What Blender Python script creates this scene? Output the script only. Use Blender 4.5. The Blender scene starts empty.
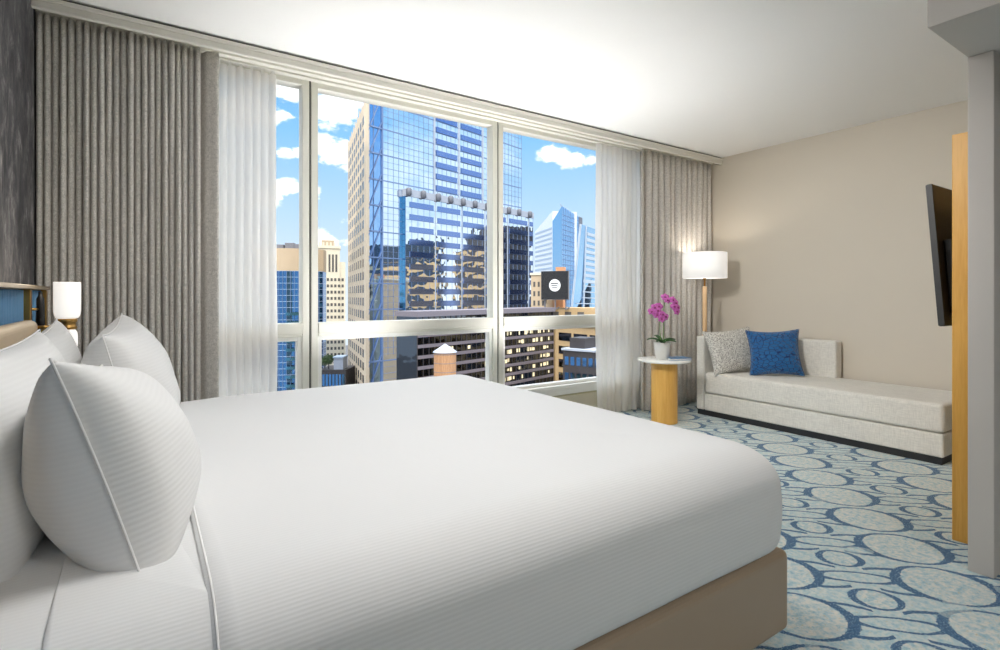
import bpy, bmesh, math, random
from mathutils import Vector, Matrix, noise
random.seed(7)
SC = bpy.context.scene
COL = SC.collection
PI = math.pi
sin, cos = math.sin, math.cos

# ------------------------------------------------------------------ camera
EYE = 1.12
YAW = math.radians(34.0)
FX, FY = sin(YAW), cos(YAW)
RX, RY = FY, -FX
FOC = 534.0
cam_d = bpy.data.cameras.new('camera')
cam_d.sensor_width = 36.0
cam_d.lens = FOC / 1000 * 36
cam_d.shift_y = -0.030
cam_d.clip_end = 3000
cam_d.clip_start = 0.02
cam = bpy.data.objects.new('camera', cam_d)
COL.objects.link(cam)
cam.location = (0, 0, EYE)
cam.rotation_euler = (PI / 2, 0, -YAW)
SC.camera = cam


def ray(u):
    t = (u - 500) / FOC
    return FX + t * RX, FY + t * RY


def at(u, v, depth):
    """world point seen at picture position (u, v) at a given depth"""
    dx, dy = ray(u)
    return Vector((dx * depth, dy * depth, EYE + (295 - v) * depth / FOC))


# ------------------------------------------------------------------ mesh builder
class MB:
    def __init__(s):
        s.v = []
        s.f = []
        s.sm = []

    def add(s, vs, fs, smooth=False):
        o = len(s.v)
        s.v += [tuple(p) for p in vs]
        s.f += [tuple(i + o for i in f) for f in fs]
        s.sm += [smooth] * len(fs)
        return s

    def box(s, x0, x1, y0, y1, z0, z1, M=None):
        vs = [Vector(p) for p in ((x0, y0, z0), (x1, y0, z0), (x1, y1, z0), (x0, y1, z0),
                                  (x0, y0, z1), (x1, y0, z1), (x1, y1, z1), (x0, y1, z1))]
        if M is not None:
            vs = [M @ p for p in vs]
        return s.add(vs, [(0, 3, 2, 1), (4, 5, 6, 7), (0, 1, 5, 4), (1, 2, 6, 5), (2, 3, 7, 6), (3, 0, 4, 7)])

    def bar(s, a, b, w, d, up=(0, 0, 1)):
        """a square bar between two points"""
        a, b = Vector(a), Vector(b)
        t = (b - a).normalized()
        x = t.cross(Vector(up))
        x = x.normalized() if x.length > 1e-4 else Vector((1, 0, 0))
        y = x.cross(t).normalized()
        vs = []
        for p in (a, b):
            for i, j in ((-1, -1), (1, -1), (1, 1), (-1, 1)):
                vs.append(p + x * i * w / 2 + y * j * d / 2)
        return s.add(vs, [(0, 3, 2, 1), (4, 5, 6, 7), (0, 1, 5, 4), (1, 2, 6, 5), (2, 3, 7, 6), (3, 0, 4, 7)])

    def lathe(s, prof, n=40, c=(0, 0, 0), smooth=True):
        """prof: list of (radius, z)"""
        vs, fs = [], []
        for r, z in prof:
            for k in range(n):
                a = 2 * PI * k / n
                vs.append((c[0] + r * cos(a), c[1] + r * sin(a), c[2] + z))
        m = len(prof)
        for i in range(m - 1):
            for k in range(n):
                k2 = (k + 1) % n
                fs.append((i * n + k, i * n + k2, (i + 1) * n + k2, (i + 1) * n + k))
        if prof[0][0] > 1e-6:
            fs.append(tuple(range(n - 1, -1, -1)))
        if prof[-1][0] > 1e-6:
            fs.append(tuple((m - 1) * n + k for k in range(n)))
        return s.add(vs, fs, smooth)

    def tube(s, pts, r, n=10, closed=False, r1=None):
        pts = [Vector(p) for p in pts]
        m = len(pts)
        vs, fs = [], []
        ref = Vector((0, 0, 1))
        t0 = (pts[1] - pts[0]).normalized()
        if abs(t0.dot(ref)) > .9:
            ref = Vector((1, 0, 0))
        x = t0.cross(ref).normalized()
        for i, p in enumerate(pts):
            if closed:
                t = (pts[(i + 1) % m] - pts[i - 1]).normalized()
            else:
                t = (pts[min(i + 1, m - 1)] - pts[max(i - 1, 0)]).normalized()
            x = (x - t * x.dot(t)).normalized()
            y = t.cross(x)
            rr = r if r1 is None else r + (r1 - r) * i / (m - 1)
            for k in range(n):
                a = 2 * PI * k / n
                vs.append(p + (x * cos(a) + y * sin(a)) * rr)
        lim = m if closed else m - 1
        for i in range(lim):
            j = (i + 1) % m
            for k in range(n):
                k2 = (k + 1) % n
                fs.append((i * n + k, i * n + k2, j * n + k2, j * n + k))
        if not closed:
            fs.append(tuple(range(n - 1, -1, -1)))
            fs.append(tuple((m - 1) * n + k for k in range(n)))
        return s.add(vs, fs, True)

    def prism(s, poly, z0, z1):
        n = len(poly)
        vs = [(p[0], p[1], z0) for p in poly] + [(p[0], p[1], z1) for p in poly]
        fs = [tuple(range(n - 1, -1, -1)), tuple(range(n, 2 * n))]
        for i in range(n):
            j = (i + 1) % n
            fs.append((i, j, n + j, n + i))
        return s.add(vs, fs)

    def grid(s, rows, smooth=True, closed=False):
        """rows: list of equal-length point lists"""
        n = len(rows[0])
        vs = [p for r in rows for p in r]
        fs = []
        for i in range(len(rows) - 1):
            for k in range(n if closed else n - 1):
                k2 = (k + 1) % n
                fs.append((i * n + k, i * n + k2, (i + 1) * n + k2, (i + 1) * n + k))
        return s.add(vs, fs, smooth)

    def build(s, name, mat, parent=None, bevel=0, seg=2, fix=True, solid=0):
        me = bpy.data.meshes.new(name)
        me.from_pydata([tuple(p) for p in s.v], [], s.f)
        me.polygons.foreach_set('use_smooth', s.sm)
        if fix:
            bm = bmesh.new()
            bm.from_mesh(me)
            bmesh.ops.recalc_face_normals(bm, faces=bm.faces)
            bm.to_mesh(me)
            bm.free()
        me.update()
        if mat is not None:
            me.materials.append(mat)
        o = bpy.data.objects.new(name, me)
        COL.objects.link(o)
        if parent is not None:
            o.parent = parent
        if bevel:
            m = o.modifiers.new('bevel', 'BEVEL')
            m.width = bevel
            m.segments = seg
            m.limit_method = 'ANGLE'
            m.angle_limit = math.radians(40)
        if solid:
            m = o.modifiers.new('solid', 'SOLIDIFY')
            m.thickness = solid
            m.offset = 0
        return o


def tag(o, label, cat, group=None, kind=None):
    o['label'] = label
    o['category'] = cat
    if group:
        o['group'] = group
    if kind:
        o['kind'] = kind
    return o


def thing(name, label, cat, loc=(0, 0, 0), rotz=0, group=None):
    o = bpy.data.objects.new(name, None)
    o.empty_display_size = .1
    COL.objects.link(o)
    o.location = loc
    o.rotation_euler = (0, 0, rotz)
    return tag(o, label, cat, group)


def struct(o):
    o['kind'] = 'structure'
    return o


def copy_part(o, parent, loc=None):
    c = o.copy()
    COL.objects.link(c)
    c.parent = parent
    if loc is not None:
        c.location = loc
    return c


# ------------------------------------------------------------------ materials
def srgb(r, g, b):
    f = lambda c: c / 12.92 if c <= .04045 else ((c + .055) / 1.055) ** 2.4
    return (f(r / 255), f(g / 255), f(b / 255), 1)


class NT:
    """a small helper round a node tree"""

    def __init__(s, tree):
        s.t = tree

    def n(s, kind, **kw):
        nd = s.t.nodes.new(kind)
        for k, v in kw.items():
            setattr(nd, k, v)
        return nd

    def put(s, sock, v):
        if hasattr(v, 'is_output'):
            s.t.links.new(v, sock)
        else:
            sock.default_value = v

    def math(s, op, a, b=0.0, c=0.0, clamp=False):
        nd = s.n('ShaderNodeMath', operation=op)
        nd.use_clamp = clamp
        s.put(nd.inputs[0], a)
        s.put(nd.inputs[1], b)
        s.put(nd.inputs[2], c)
        return nd.outputs[0]

    def mix(s, f, a, b, blend='MIX'):
        nd = s.n('ShaderNodeMix', data_type='RGBA', blend_type=blend)
        s.put(nd.inputs[0], f)
        s.put(nd.inputs[6], a)
        s.put(nd.inputs[7], b)
        return nd.outputs[2]

    def coord(s, which='Object'):
        return s.n('ShaderNodeTexCoord').outputs[which]

    def xyz(s, v):
        nd = s.n('ShaderNodeSeparateXYZ')
        s.put(nd.inputs[0], v)
        return nd.outputs

    def mapping(s, v, scale=(1, 1, 1), loc=(0, 0, 0), rot=(0, 0, 0)):
        nd = s.n('ShaderNodeMapping')
        s.put(nd.inputs[0], v)
        nd.inputs['Scale'].default_value = scale
        nd.inputs['Location'].default_value = loc
        nd.inputs['Rotation'].default_value = rot
        return nd.outputs[0]

    def noise(s, v, scale, detail=3, rough=.5, dist=0):
        nd = s.n('ShaderNodeTexNoise')
        s.put(nd.inputs['Vector'], v)
        nd.inputs['Scale'].default_value = scale
        nd.inputs['Detail'].default_value = detail
        nd.inputs['Roughness'].default_value = rough
        nd.inputs['Distortion'].default_value = dist
        return nd.outputs[0]

    def ramp(s, f, stops):
        nd = s.n('ShaderNodeValToRGB')
        s.put(nd.inputs[0], f)
        e = nd.color_ramp.elements
        while len(e) < len(stops):
            e.new(.5)
        for i, (p, c) in enumerate(stops):
            e[i].position = p
            e[i].color = c if len(c) == 4 else (*c, 1)
        return nd.outputs[0]

    def bump(s, h, strength=.3, dist=.01):
        nd = s.n('ShaderNodeBump')
        s.put(nd.inputs['Height'], h)
        nd.inputs['Strength'].default_value = strength
        nd.inputs['Distance'].default_value = dist
        return nd.outputs[0]


def new_mat(name, color=(.5, .5, .5, 1), rough=.6, metal=0.0, spec=None, sheen=0):
    m = bpy.data.materials.new(name)
    m.use_nodes = True
    b = m.node_tree.nodes['Principled BSDF']
    b.inputs['Base Color'].default_value = color
    b.inputs['Roughness'].default_value = rough
    b.inputs['Metallic'].default_value = metal
    if spec is not None:
        b.inputs['Specular IOR Level'].default_value = spec
    if sheen:
        b.inputs['Sheen Weight'].default_value = sheen
    return m, NT(m.node_tree), b


def plain(name, color, rough=.6, metal=0.0, var=.06, scale=8, bump=0, bscale=200, bdist=.002, spec=None):
    m, t, b = new_mat(name, color, rough, metal, spec)
    co = t.coord()
    n = t.noise(co, scale, 4)
    dark = tuple(c * (1 - var) for c in color[:3]) + (1,)
    lite = tuple(min(1, c * (1 + var)) for c in color[:3]) + (1,)
    t.put(b.inputs['Base Color'], t.mix(n, dark, lite))
    if bump:
        t.put(b.inputs['Normal'], t.bump(t.noise(co, bscale, 2), bump, bdist))
    return m


def linen(name, axis, color=(.81, .81, .81, 1), pitch=.0105, k=(0, 1, 1)):
    """white cotton with a woven satin stripe"""
    m, t, b = new_mat(name, color, .75, 0, .25, .15)
    co = t.coord()
    x, y, z = t.xyz(co)[:3]
    s = t.math('ADD', t.math('ADD', t.math('MULTIPLY', x, k[0]), t.math('MULTIPLY', y, k[1])), t.math('MULTIPLY', z, k[2]))
    w = t.math('SINE', t.math('MULTIPLY', s, 2 * PI / pitch))
    st = t.math('MULTIPLY_ADD', w, .5, .5)
    t.put(b.inputs['Base Color'], t.mix(st, tuple(c * .975 for c in color[:3]) + (1,), color))
    soft = t.noise(co, 6, 3)
    h = t.math('ADD', t.math('MULTIPLY', st, .35), t.math('MULTIPLY', soft, 1.5))
    t.put(b.inputs['Normal'], t.bump(h, .16, .004))
    return m


def drape_mat(name, base):
    m, t, b = new_mat(name, base, .9, 0, .1, .25)
    co = t.coord()
    a = t.noise(t.mapping(co, (1, 1, .8)), 220, 3, .6)
    c = t.noise(co, 60, 3)
    f = t.math('ADD', t.math('MULTIPLY', a, .7), t.math('MULTIPLY', c, .3))
    col = t.ramp(f, [(.3, tuple(v * .62 for v in base[:3])), (.5, base[:3]), (.7, tuple(min(1, v * 1.3) for v in base[:3]))])
    t.put(b.inputs['Base Color'], col)
    t.put(b.inputs['Normal'], t.bump(a, .3, .003))
    return m


def sheer_mat(name):
    m = bpy.data.materials.new(name)
    m.use_nodes = True
    t = NT(m.node_tree)
    m.node_tree.nodes.clear()
    out = t.n('ShaderNodeOutputMaterial')
    d = t.n('ShaderNodeBsdfDiffuse')
    d.inputs[0].default_value = (.95, .95, .94, 1)
    tr = t.n('ShaderNodeBsdfTranslucent')
    tr.inputs[0].default_value = (.98, .95, .90, 1)
    tp = t.n('ShaderNodeBsdfTransparent')
    co = t.coord()
    weave = t.noise(t.mapping(co, (60, 60, 4)), 3, 2)
    m1 = t.n('ShaderNodeMixShader')
    m1.inputs[0].default_value = .45
    t.t.links.new(d.outputs[0], m1.inputs[1])
    t.t.links.new(tr.outputs[0], m1.inputs[2])
    m2 = t.n('ShaderNodeMixShader')
    t.put(m2.inputs[0], t.math('MULTIPLY_ADD', weave, .08, .90))
    t.t.links.new(tp.outputs[0], m2.inputs[1])
    t.t.links.new(m1.outputs[0], m2.inputs[2])
    t.t.links.new(m2.outputs[0], out.inputs[0])
    return m


def pane_mat():
    m = bpy.data.materials.new('window_glass')
    m.use_nodes = True
    t = NT(m.node_tree)
    m.node_tree.nodes.clear()
    out = t.n('ShaderNodeOutputMaterial')
    tp = t.n('ShaderNodeBsdfTransparent')
    tp.inputs[0].default_value = (.985, .99, .99, 1)
    g = t.n('ShaderNodeBsdfGlossy')
    g.inputs['Roughness'].default_value = .02
    g.inputs['Color'].default_value = (1, 1, 1, 1)
    fr = t.n('ShaderNodeFresnel')
    fr.inputs[0].default_value = 1.25
    mx = t.n('ShaderNodeMixShader')
    t.put(mx.inputs[0], t.math('MULTIPLY', fr.outputs[0], .4))
    t.t.links.new(tp.outputs[0], mx.inputs[1])
    t.t.links.new(g.outputs[0], mx.inputs[2])
    t.t.links.new(mx.outputs[0], out.inputs[0])
    return m


def glass_tower(name, tint, rough=.03, wobble=.02, wscale=.25):
    """mirror-coated curtain-wall glass, slightly uneven from pane to pane"""
    m, t, b = new_mat(name, tint, rough, 1.0)
    co = t.coord()
    t.put(b.inputs['Normal'], t.bump(t.noise(co, wscale, 2), 1.0, wobble))
    return m


def emit(name, color, strength):
    m = bpy.data.materials.new(name)
    m.use_nodes = True
    b = m.node_tree.nodes['Principled BSDF']
    b.inputs['Base Color'].default_value = color
    b.inputs['Emission Color'].default_value = color
    b.inputs['Emission Strength'].default_value = strength
    b.inputs['Roughness'].default_value = .4
    return m


def wood(name, c1, c2, scale=1.0, rough=.45, axis='z'):
    m, t, b = new_mat(name, c1, rough)
    co = t.coord()
    sc = {'z': (9, 9, .6), 'x': (.6, 9, 9), 'y': (9, .6, 9)}[axis]
    n = t.noise(t.mapping(co, tuple(v * scale for v in sc)), 5, 5, .6, .6)
    fine = t.noise(t.mapping(co, tuple(v * scale * 6 for v in sc)), 6, 2)
    f = t.math('ADD', t.math('MULTIPLY', n, .7), t.math('MULTIPLY', fine, .3))
    t.put(b.inputs['Base Color'], t.ramp(f, [(.32, c2[:3]), (.62, c1[:3])]))
    t.put(b.inputs['Normal'], t.bump(fine, .08, .001))
    return m


M = {}
M['wall'] = plain('warm_grey_paint', srgb(207, 199, 185), .8, var=.015, scale=3, bump=.08, bscale=350)
M['ceiling'] = plain('white_ceiling_paint', (.90, .90, .89, 1), .85, var=.01, scale=2)
M['soffit'] = plain('grey_paint', srgb(204, 198, 192), .8, var=.015, scale=3)
M['trim'] = plain('ivory_metal_paint', srgb(226, 224, 214), .4, var=.02, scale=4)
M['frame'] = plain('ivory_window_frame', srgb(229, 228, 219), .42, var=.02, scale=4)
M['gasket_gap'] = plain('gasket_and_shadow_gap', srgb(92, 92, 86), .6)
M['sill'] = plain('white_sill', srgb(240, 240, 236), .4, var=.02)
M['pane'] = pane_mat()
M['drape'] = drape_mat('grey_tweed_drape', srgb(208, 204, 198))
M['sheer'] = sheer_mat('white_sheer')
M['duvet'] = linen('striped_duvet_cotton', 'y')
M['sheet'] = linen('striped_sheet_cotton', 'y', (.80, .80, .798, 1))
M['pillow'] = linen('striped_pillow_cotton', 'z', (.81, .808, .802, 1), .0105, (0, 1, .12))
M['hem'] = plain('white_piping', (.84, .83, .82, 1), .7, var=.02)
M['leather'] = plain('taupe_leatherette', srgb(168, 148, 126), .42, var=.03, scale=5, bump=.12, bscale=260, bdist=.001)
M['headboard'] = plain('cream_leatherette', srgb(205, 184, 154), .45, var=.03, scale=5, bump=.1, bscale=260, bdist=.001)
M['brass'] = plain('brushed_brass', srgb(186, 146, 84), .28, 1.0, var=.06, scale=30)
M['bronze'] = plain('bronze_rail', srgb(150, 134, 112), .4, .7, var=.05, scale=20)
M['black'] = plain('black_plastic', (.012, .012, .013, 1), .4, var=.1)
M['plinth'] = plain('black_plinth', (.016, .016, .018, 1), .5, var=.1)
M['opal'] = emit('opal_glass', (1, .965, .91, 1), .42)
M['opal_off'] = emit('opal_glass_lower', (1, .97, .93, 1), .35)
M['pot'] = plain('white_ceramic', srgb(222, 221, 216), .35, var=.02)
M['soil'] = plain('bark_mix', srgb(70, 52, 38), .9, var=.3, scale=60, bump=.6, bscale=90, bdist=.01)
M['leaf'] = plain('orchid_leaf', srgb(46, 92, 40), .4, var=.25, scale=14)
M['stalk'] = plain('orchid_stalk', srgb(92, 132, 58), .5, var=.15, scale=20)
M['petal'] = plain('orchid_petal', srgb(204, 104, 184), .55, var=.22, scale=70)
M['lip'] = plain('orchid_lip', srgb(140, 28, 104), .5, var=.2, scale=60)
M['bud'] = plain('orchid_bud', srgb(150, 160, 84), .5, var=.2, scale=60)
M['marble'] = plain('white_stone_top', srgb(236, 236, 232), .25, var=.03, scale=6)
M['maple'] = wood('maple', srgb(240, 188, 100), srgb(226, 166, 76), 1.0, .4)
M['ash'] = wood('ash_pole', srgb(226, 192, 150), srgb(204, 164, 118), 2, .45)
M['panel'] = wood('maple_panel', srgb(222, 170, 84), srgb(204, 150, 62), .6, .42)
M['paper'] = plain('paper_edges', srgb(232, 230, 222), .8, var=.05, scale=80)
M['bookblue'] = plain('blue_cover', srgb(40, 120, 178), .3, var=.35, scale=14)
M['lampshade'] = None


def shade_mat():
    m, t, b = new_mat('linen_lampshade', (.93, .92, .9, 1), .8)
    co = t.coord()
    w = t.noise(t.mapping(co, (1, 1, 6)), 160, 2)
    t.put(b.inputs['Base Color'], t.mix(w, (.86, .85, .83, 1), (.95, .94, .92, 1)))
    b.inputs['Emission Color'].default_value = (1, .97, .93, 1)
    b.inputs['Emission Strength'].default_value = .28
    return m


M['lampshade'] = shade_mat()


def weave_mat(name, base, var=.18):
    m, t, b = new_mat(name, base, .9, 0, .15, .2)
    co = t.coord()
    a = t.noise(t.mapping(co, (1, .12, 1)), 180, 2)
    c = t.noise(t.mapping(co, (1, 1, .12)), 180, 2)
    big = t.noise(co, 5, 3)
    f = t.math('MULTIPLY_ADD', t.math('ADD', a, c), .42, t.math('MULTIPLY', big, .16))
    t.put(b.inputs['Base Color'], t.ramp(f, [(.34, tuple(v * (1 - var) for v in base[:3])), (.66, tuple(min(1, v * (1 + var * .6)) for v in base[:3]))]))
    t.put(b.inputs['Normal'], t.bump(t.math('ADD', a, c), .25, .002))
    return m


M['daybed'] = weave_mat('pale_grey_weave', srgb(220, 217, 209))


def boucle_mat():
    m, t, b = new_mat('speckled_boucle', srgb(200, 198, 192), .95)
    co = t.coord()
    vo = t.n('ShaderNodeTexVoronoi')
    t.put(vo.inputs['Vector'], co)
    vo.inputs['Scale'].default_value = 90
    n = t.noise(co, 110, 3)
    t.put(b.inputs['Base Color'], t.ramp(t.math('MULTIPLY_ADD', n, .7, t.math('MULTIPLY', vo.outputs['Distance'], .5)),
                                        [(.40, srgb(128, 126, 122)), (.56, srgb(196, 194, 188)), (.75, srgb(226, 224, 218))]))
    t.put(b.inputs['Normal'], t.bump(vo.outputs['Distance'], .7, .006))
    return m


M['boucle'] = boucle_mat()


def blue_cushion_mat():
    m, t, b = new_mat('blue_embossed', srgb(26, 96, 164), .6, 0, .3, .3)
    co = t.coord()
    vo = t.n('ShaderNodeTexVoronoi', feature='DISTANCE_TO_EDGE')
    t.put(vo.inputs['Vector'], t.mapping(co, (1, 1.6, 1)))
    vo.inputs['Scale'].default_value = 22
    line = t.math('LESS_THAN', vo.outputs['Distance'], .055)
    n = t.noise(co, 40, 3)
    bl = t.mix(n, srgb(14, 78, 136), srgb(40, 116, 176))
    t.put(b.inputs['Base Color'], t.mix(line, bl, srgb(8, 46, 100)))
    t.put(b.inputs['Normal'], t.bump(t.math('MINIMUM', vo.outputs['Distance'], .12), .8, .05))
    return m


M['bluecushion'] = blue_cushion_mat()


def wallpaper_mat():
    m, t, b = new_mat('charcoal_wallpaper', (.06, .06, .065, 1), .75)
    co = t.coord()
    a = t.noise(t.mapping(co, (1, .8, .5), rot=(.4, 0, 0)), 3, 9, .75, .5)
    c = t.noise(t.mapping(co, (1, 1.0, .6), rot=(.5, 0, 0)), 9, 7, .78, .5)
    f = t.math('ADD', t.math('MULTIPLY', a, .45), t.math('MULTIPLY', c, .55))
    t.put(b.inputs['Base Color'], t.ramp(f, [(.40, srgb(48, 48, 52)), (.5, srgb(84, 83, 86)), (.55, srgb(118, 116, 117)), (.63, srgb(176, 174, 172))]))
    t.put(b.inputs['Normal'], t.bump(c, .15, .003))
    return m


M['wallpaper'] = wallpaper_mat()


def fluted_mat():
    m, t, b = new_mat('blue_pleated_fabric', srgb(84, 132, 172), .7, 0, .2, .2)
    n = t.noise(t.mapping(t.coord(), (1, 6, .4)), 30, 3)
    t.put(b.inputs['Base Color'], t.mix(n, srgb(70, 116, 158), srgb(104, 152, 190)))
    return m


M['fluted'] = fluted_mat()


def carpet_mat():
    """ogee-and-circle pattern; columns 0.22 m apart, repeat 0.88 m, each column shifted a quarter"""
    m, t, b = new_mat('patterned_carpet', (.5, .6, .65, 1), .95, 0, .05, .2)
    co = t.coord()
    wob = t.noise(co, 9, 2)
    x, y, z = t.xyz(co)[:3]
    x = t.math('ADD', x, t.math('MULTIPLY_ADD', wob, .02, -.01))
    y = t.math('ADD', y, t.math('MULTIPLY_ADD', t.noise(t.mapping(co, loc=(5, 5, 0)), 9, 2), .02, -.01))
    fray = t.noise(co, 130, 3, .6)
    # diagonal axes: rows of touching ovals alternate with rows of small circles
    p = t.math('MULTIPLY', t.math('SUBTRACT', x, y), .7071)
    q = t.math('MULTIPLY', t.math('ADD', x, y), .7071)
    wrap = lambda v, o, per: t.math('ABSOLUTE', t.math('SUBTRACT', t.math('FLOORED_MODULO', t.math('SUBTRACT', v, o - per / 2), per), per / 2))
    pc = wrap(p, .985, .622)
    qc = wrap(q, 2.505, .311)
    po = t.math('SUBTRACT', pc, .311)
    qo = t.math('SUBTRACT', qc, .1555)

    def ring(u, v, hu, hv, thin, thick, pw_=2.0):
        u = t.math('DIVIDE', u, hu)
        v = t.math('DIVIDE', v, hv)
        rr = t.math('SQRT', t.math('ADD', t.math('MULTIPLY', u, u), t.math('MULTIPLY', v, v)))
        e = t.math('SUBTRACT', rr, 1)
        end = t.math('DIVIDE', t.math('ABSOLUTE', u), t.math('MAXIMUM', rr, .001))
        wd = t.math('MULTIPLY_ADD', t.math('POWER', end, pw_), thick, thin)
        wd = t.math('MULTIPLY', wd, t.math('MULTIPLY_ADD', fray, 1.2, .4))
        return e, t.math('LESS_THAN', t.math('ABSOLUTE', e), wd)

    e, oval = ring(po, qo, .166, .140, .040, .085)
    ec, circ = ring(pc, qc, .078, .066, .08, .11)
    el, lens = ring(pc, qo, .142, .042, .12, .02)
    # the thin sides of the concave cells between oval and circle
    bow = t.math('SUBTRACT', pc, .15)
    side = t.math('MULTIPLY_ADD', t.math('MULTIPLY', bow, bow), 2.2, .058)
    thin = t.math('LESS_THAN', t.math('ABSOLUTE', t.math('SUBTRACT', qc, side)), t.math('MULTIPLY_ADD', fray, .009, .004))
    thin = t.math('MULTIPLY', thin, t.math('MULTIPLY', t.math('GREATER_THAN', e, 0.0), t.math('GREATER_THAN', ec, 0.0)))
    lens = t.math('MULTIPLY', lens, t.math('GREATER_THAN', e, -.03))
    thin = t.math('MULTIPLY', thin, t.math('MULTIPLY', t.math('GREATER_THAN', pc, .05), t.math('LESS_THAN', pc, .27)))
    patch = t.noise(co, 3.2, 2)
    # cream crescents inside the oval and a pale blue eye at its ends
    inn = t.math('LESS_THAN', t.math('ABSOLUTE', t.math('ADD', e, .26)), .12)
    inn = t.math('MULTIPLY', inn, t.math('GREATER_THAN', patch, .40))
    g1 = t.noise(co, 42, 4, .7)
    g2 = t.noise(t.mapping(co, loc=(3, 7, 1)), 75, 3, .7)
    ground = t.ramp(g1, [(.36, srgb(150, 186, 198)), (.47, srgb(188, 206, 208)), (.56, srgb(214, 216, 210)), (.7, srgb(230, 226, 216))])
    ground = t.mix(t.math('GREATER_THAN', g2, .62), ground, srgb(196, 194, 172))
    ground = t.mix(t.math('LESS_THAN', g2, .35), ground, srgb(134, 178, 194))
    inside = t.math('MAXIMUM', t.math('LESS_THAN', e, 0.0), t.math('LESS_THAN', ec, 0.0))
    ground = t.mix(t.math('MULTIPLY', t.math('SUBTRACT', 1.0, inside), .26), ground, srgb(184, 208, 212))
    cream = t.mix(g1, srgb(232, 226, 216), srgb(216, 212, 203))
    col = t.mix(t.math('MULTIPLY', inn, t.math('MULTIPLY_ADD', g2, 1.0, -.30)), ground, cream)
    speck = t.noise(co, 190, 2)
    blue = t.ramp(speck, [(.3, srgb(28, 72, 112)), (.58, srgb(48, 100, 142)), (.66, srgb(160, 186, 198))])
    worn = t.math('GREATER_THAN', t.noise(co, 4.0, 2), .33)
    line = t.math('MAXIMUM', t.math('MAXIMUM', oval, circ), t.math('MAXIMUM', lens, thin))
    col = t.mix(t.math('MULTIPLY', line, t.math('MULTIPLY_ADD', worn, .45, .5)), col, blue)
    t.put(b.inputs['Base Color'], col)
    t.put(b.inputs['Normal'], t.bump(t.noise(co, 420, 2), .5, .004))
    return m


M['carpet'] = carpet_mat()

# ------------------------------------------------------------------ the room
XL, XR = -0.43, 5.10
YB, YW = -2.6, 3.70         # wall behind, plane of the window
ZC = 2.57
struct(MB().box(XL - .2, XR + .2, YB - .2, YW + .12, -.12, 0).build('floor', M['carpet']))
struct(MB().box(XL - .2, XR + .2, YB - .2, YW + .12, ZC, ZC + .2).build('ceiling', M['ceiling']))
struct(MB().box(XL - .2, XL, YB - .2, YW + .12, 0, ZC).build('wall_left', M['wallpaper']))
struct(MB().box(XR, XR + .2, YB - .2, YW + .12, 0, ZC).build('wall_right', M['wall']))
struct(MB().box(XL, XR, YB - .2, YB, 0, ZC).build('wall_back', M['wall']))
struct(MB().box(XL, XR, YW - .06, YW + .12, 0, .265).build('wall_front', M['wall']))
struct(MB().box(2.79, XR, .655, .737, 0, 2.086).build('wall_partition', M['soffit'], bevel=.004))
struct(MB().box(2.36, XR, YB, .737, 2.086, ZC).build('ceiling_soffit', M['soffit'], bevel=.003))
struct(MB().box(XR - .014, XR, .737, YW - .06, 0, .08).build('baseboard_right', M['soffit'], bevel=.003))

# cornice and double curtain track under the ceiling
b = MB()
b.box(XL, XR, 3.36, 3.385, 2.497, 2.556)
b.box(XL, XR, 3.35, 3.36, 2.535, 2.556)
b.box(XL, XR, 3.355, 3.36, 2.497, 2.508)
struct(b.build('trim_1', M['trim'], bevel=.003))
struct(MB().box(XL, XR, 3.37, 3.40, 2.556, ZC).build('trim_2', M['gasket_gap']))  # dark strip holds the shade of the gap below the ceiling
b = MB()
b.box(XL, XR, 3.385, 3.41, 2.545, 2.556)
b.box(XL, XR, 3.40, YW - .05, 2.556, ZC)
b.box(XL, XR, 3.475, 3.525, 2.522, 2.556)
b.box(XL, XR, 3.552, 3.602, 2.522, 2.556)
struct(b.build('trim_3', M['trim'], bevel=.002))

# window bays
YF0, YF1 = YW - .045, YW + .05
bays = [(XL, .935), (.948, 2.441), (2.454, 3.965), (3.978, XR)]
for i, (xa, xb) in enumerate(bays):
    w = bpy.data.objects.new('window_%d' % (i + 1), None)
    COL.objects.link(w)
    struct(w)
    w.location = ((xa + xb) / 2, YW, .265)
    mx = (xa + xb) / 2
    L = lambda x: x - mx
    Z = lambda z: z - .265
    st = .045
    f = MB()
    f.box(L(xa), L(xa + st), -.045, .05, Z(.265), Z(ZC))
    f.box(L(xb - st), L(xb), -.045, .05, Z(.265), Z(ZC))
    f.box(L(xa + st), L(xb - st), -.045, .05, Z(2.508), Z(ZC))
    f.box(L(xa + st), L(xb - st), -.045, .05, Z(.265), Z(.315))
    f.build('window_frame', M['frame'], w, bevel=.004)
    r = MB()
    r.box(L(xa + st), L(xb - st), -.058, .045, Z(.862), Z(.934))
    r.box(L(xa + st), L(xb - st), -.045, .04, Z(.842), Z(.862))
    r.build('window_rail', M['frame'], w, bevel=.004)
    q = MB()                                   # opening sash in the lower light
    s0, s1 = xa + st, xb - st
    q.box(L(s0), L(s0 + .028), -.03, .03, Z(.315), Z(.842))
    q.box(L(s1 - .028), L(s1), -.03, .03, Z(.315), Z(.842))
    q.box(L(s0 + .028), L(s1 - .028), -.03, .03, Z(.815), Z(.842))
    q.box(L(s0 + .028), L(s1 - .028), -.03, .03, Z(.315), Z(.340))
    q.build('window_sash', M['sill'], w, bevel=.003)
    MB().box(L(s0), L(s1), .005, .013, Z(.934), Z(2.508)).build('window_pane', M['pane'], w)
    MB().box(L(s0 + .028), L(s1 - .028), .005, .013, Z(.340), Z(.815)).build('window_pane', M['pane'], w)
for i, xm in enumerate((.9415, 2.4475, 3.9715)):
    struct(MB().box(xm - .0065, xm + .0065, YW - .035, YW + .045, .265, ZC).build('trim_%d' % (i + 4), M['gasket_gap']))
b = MB()
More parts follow.
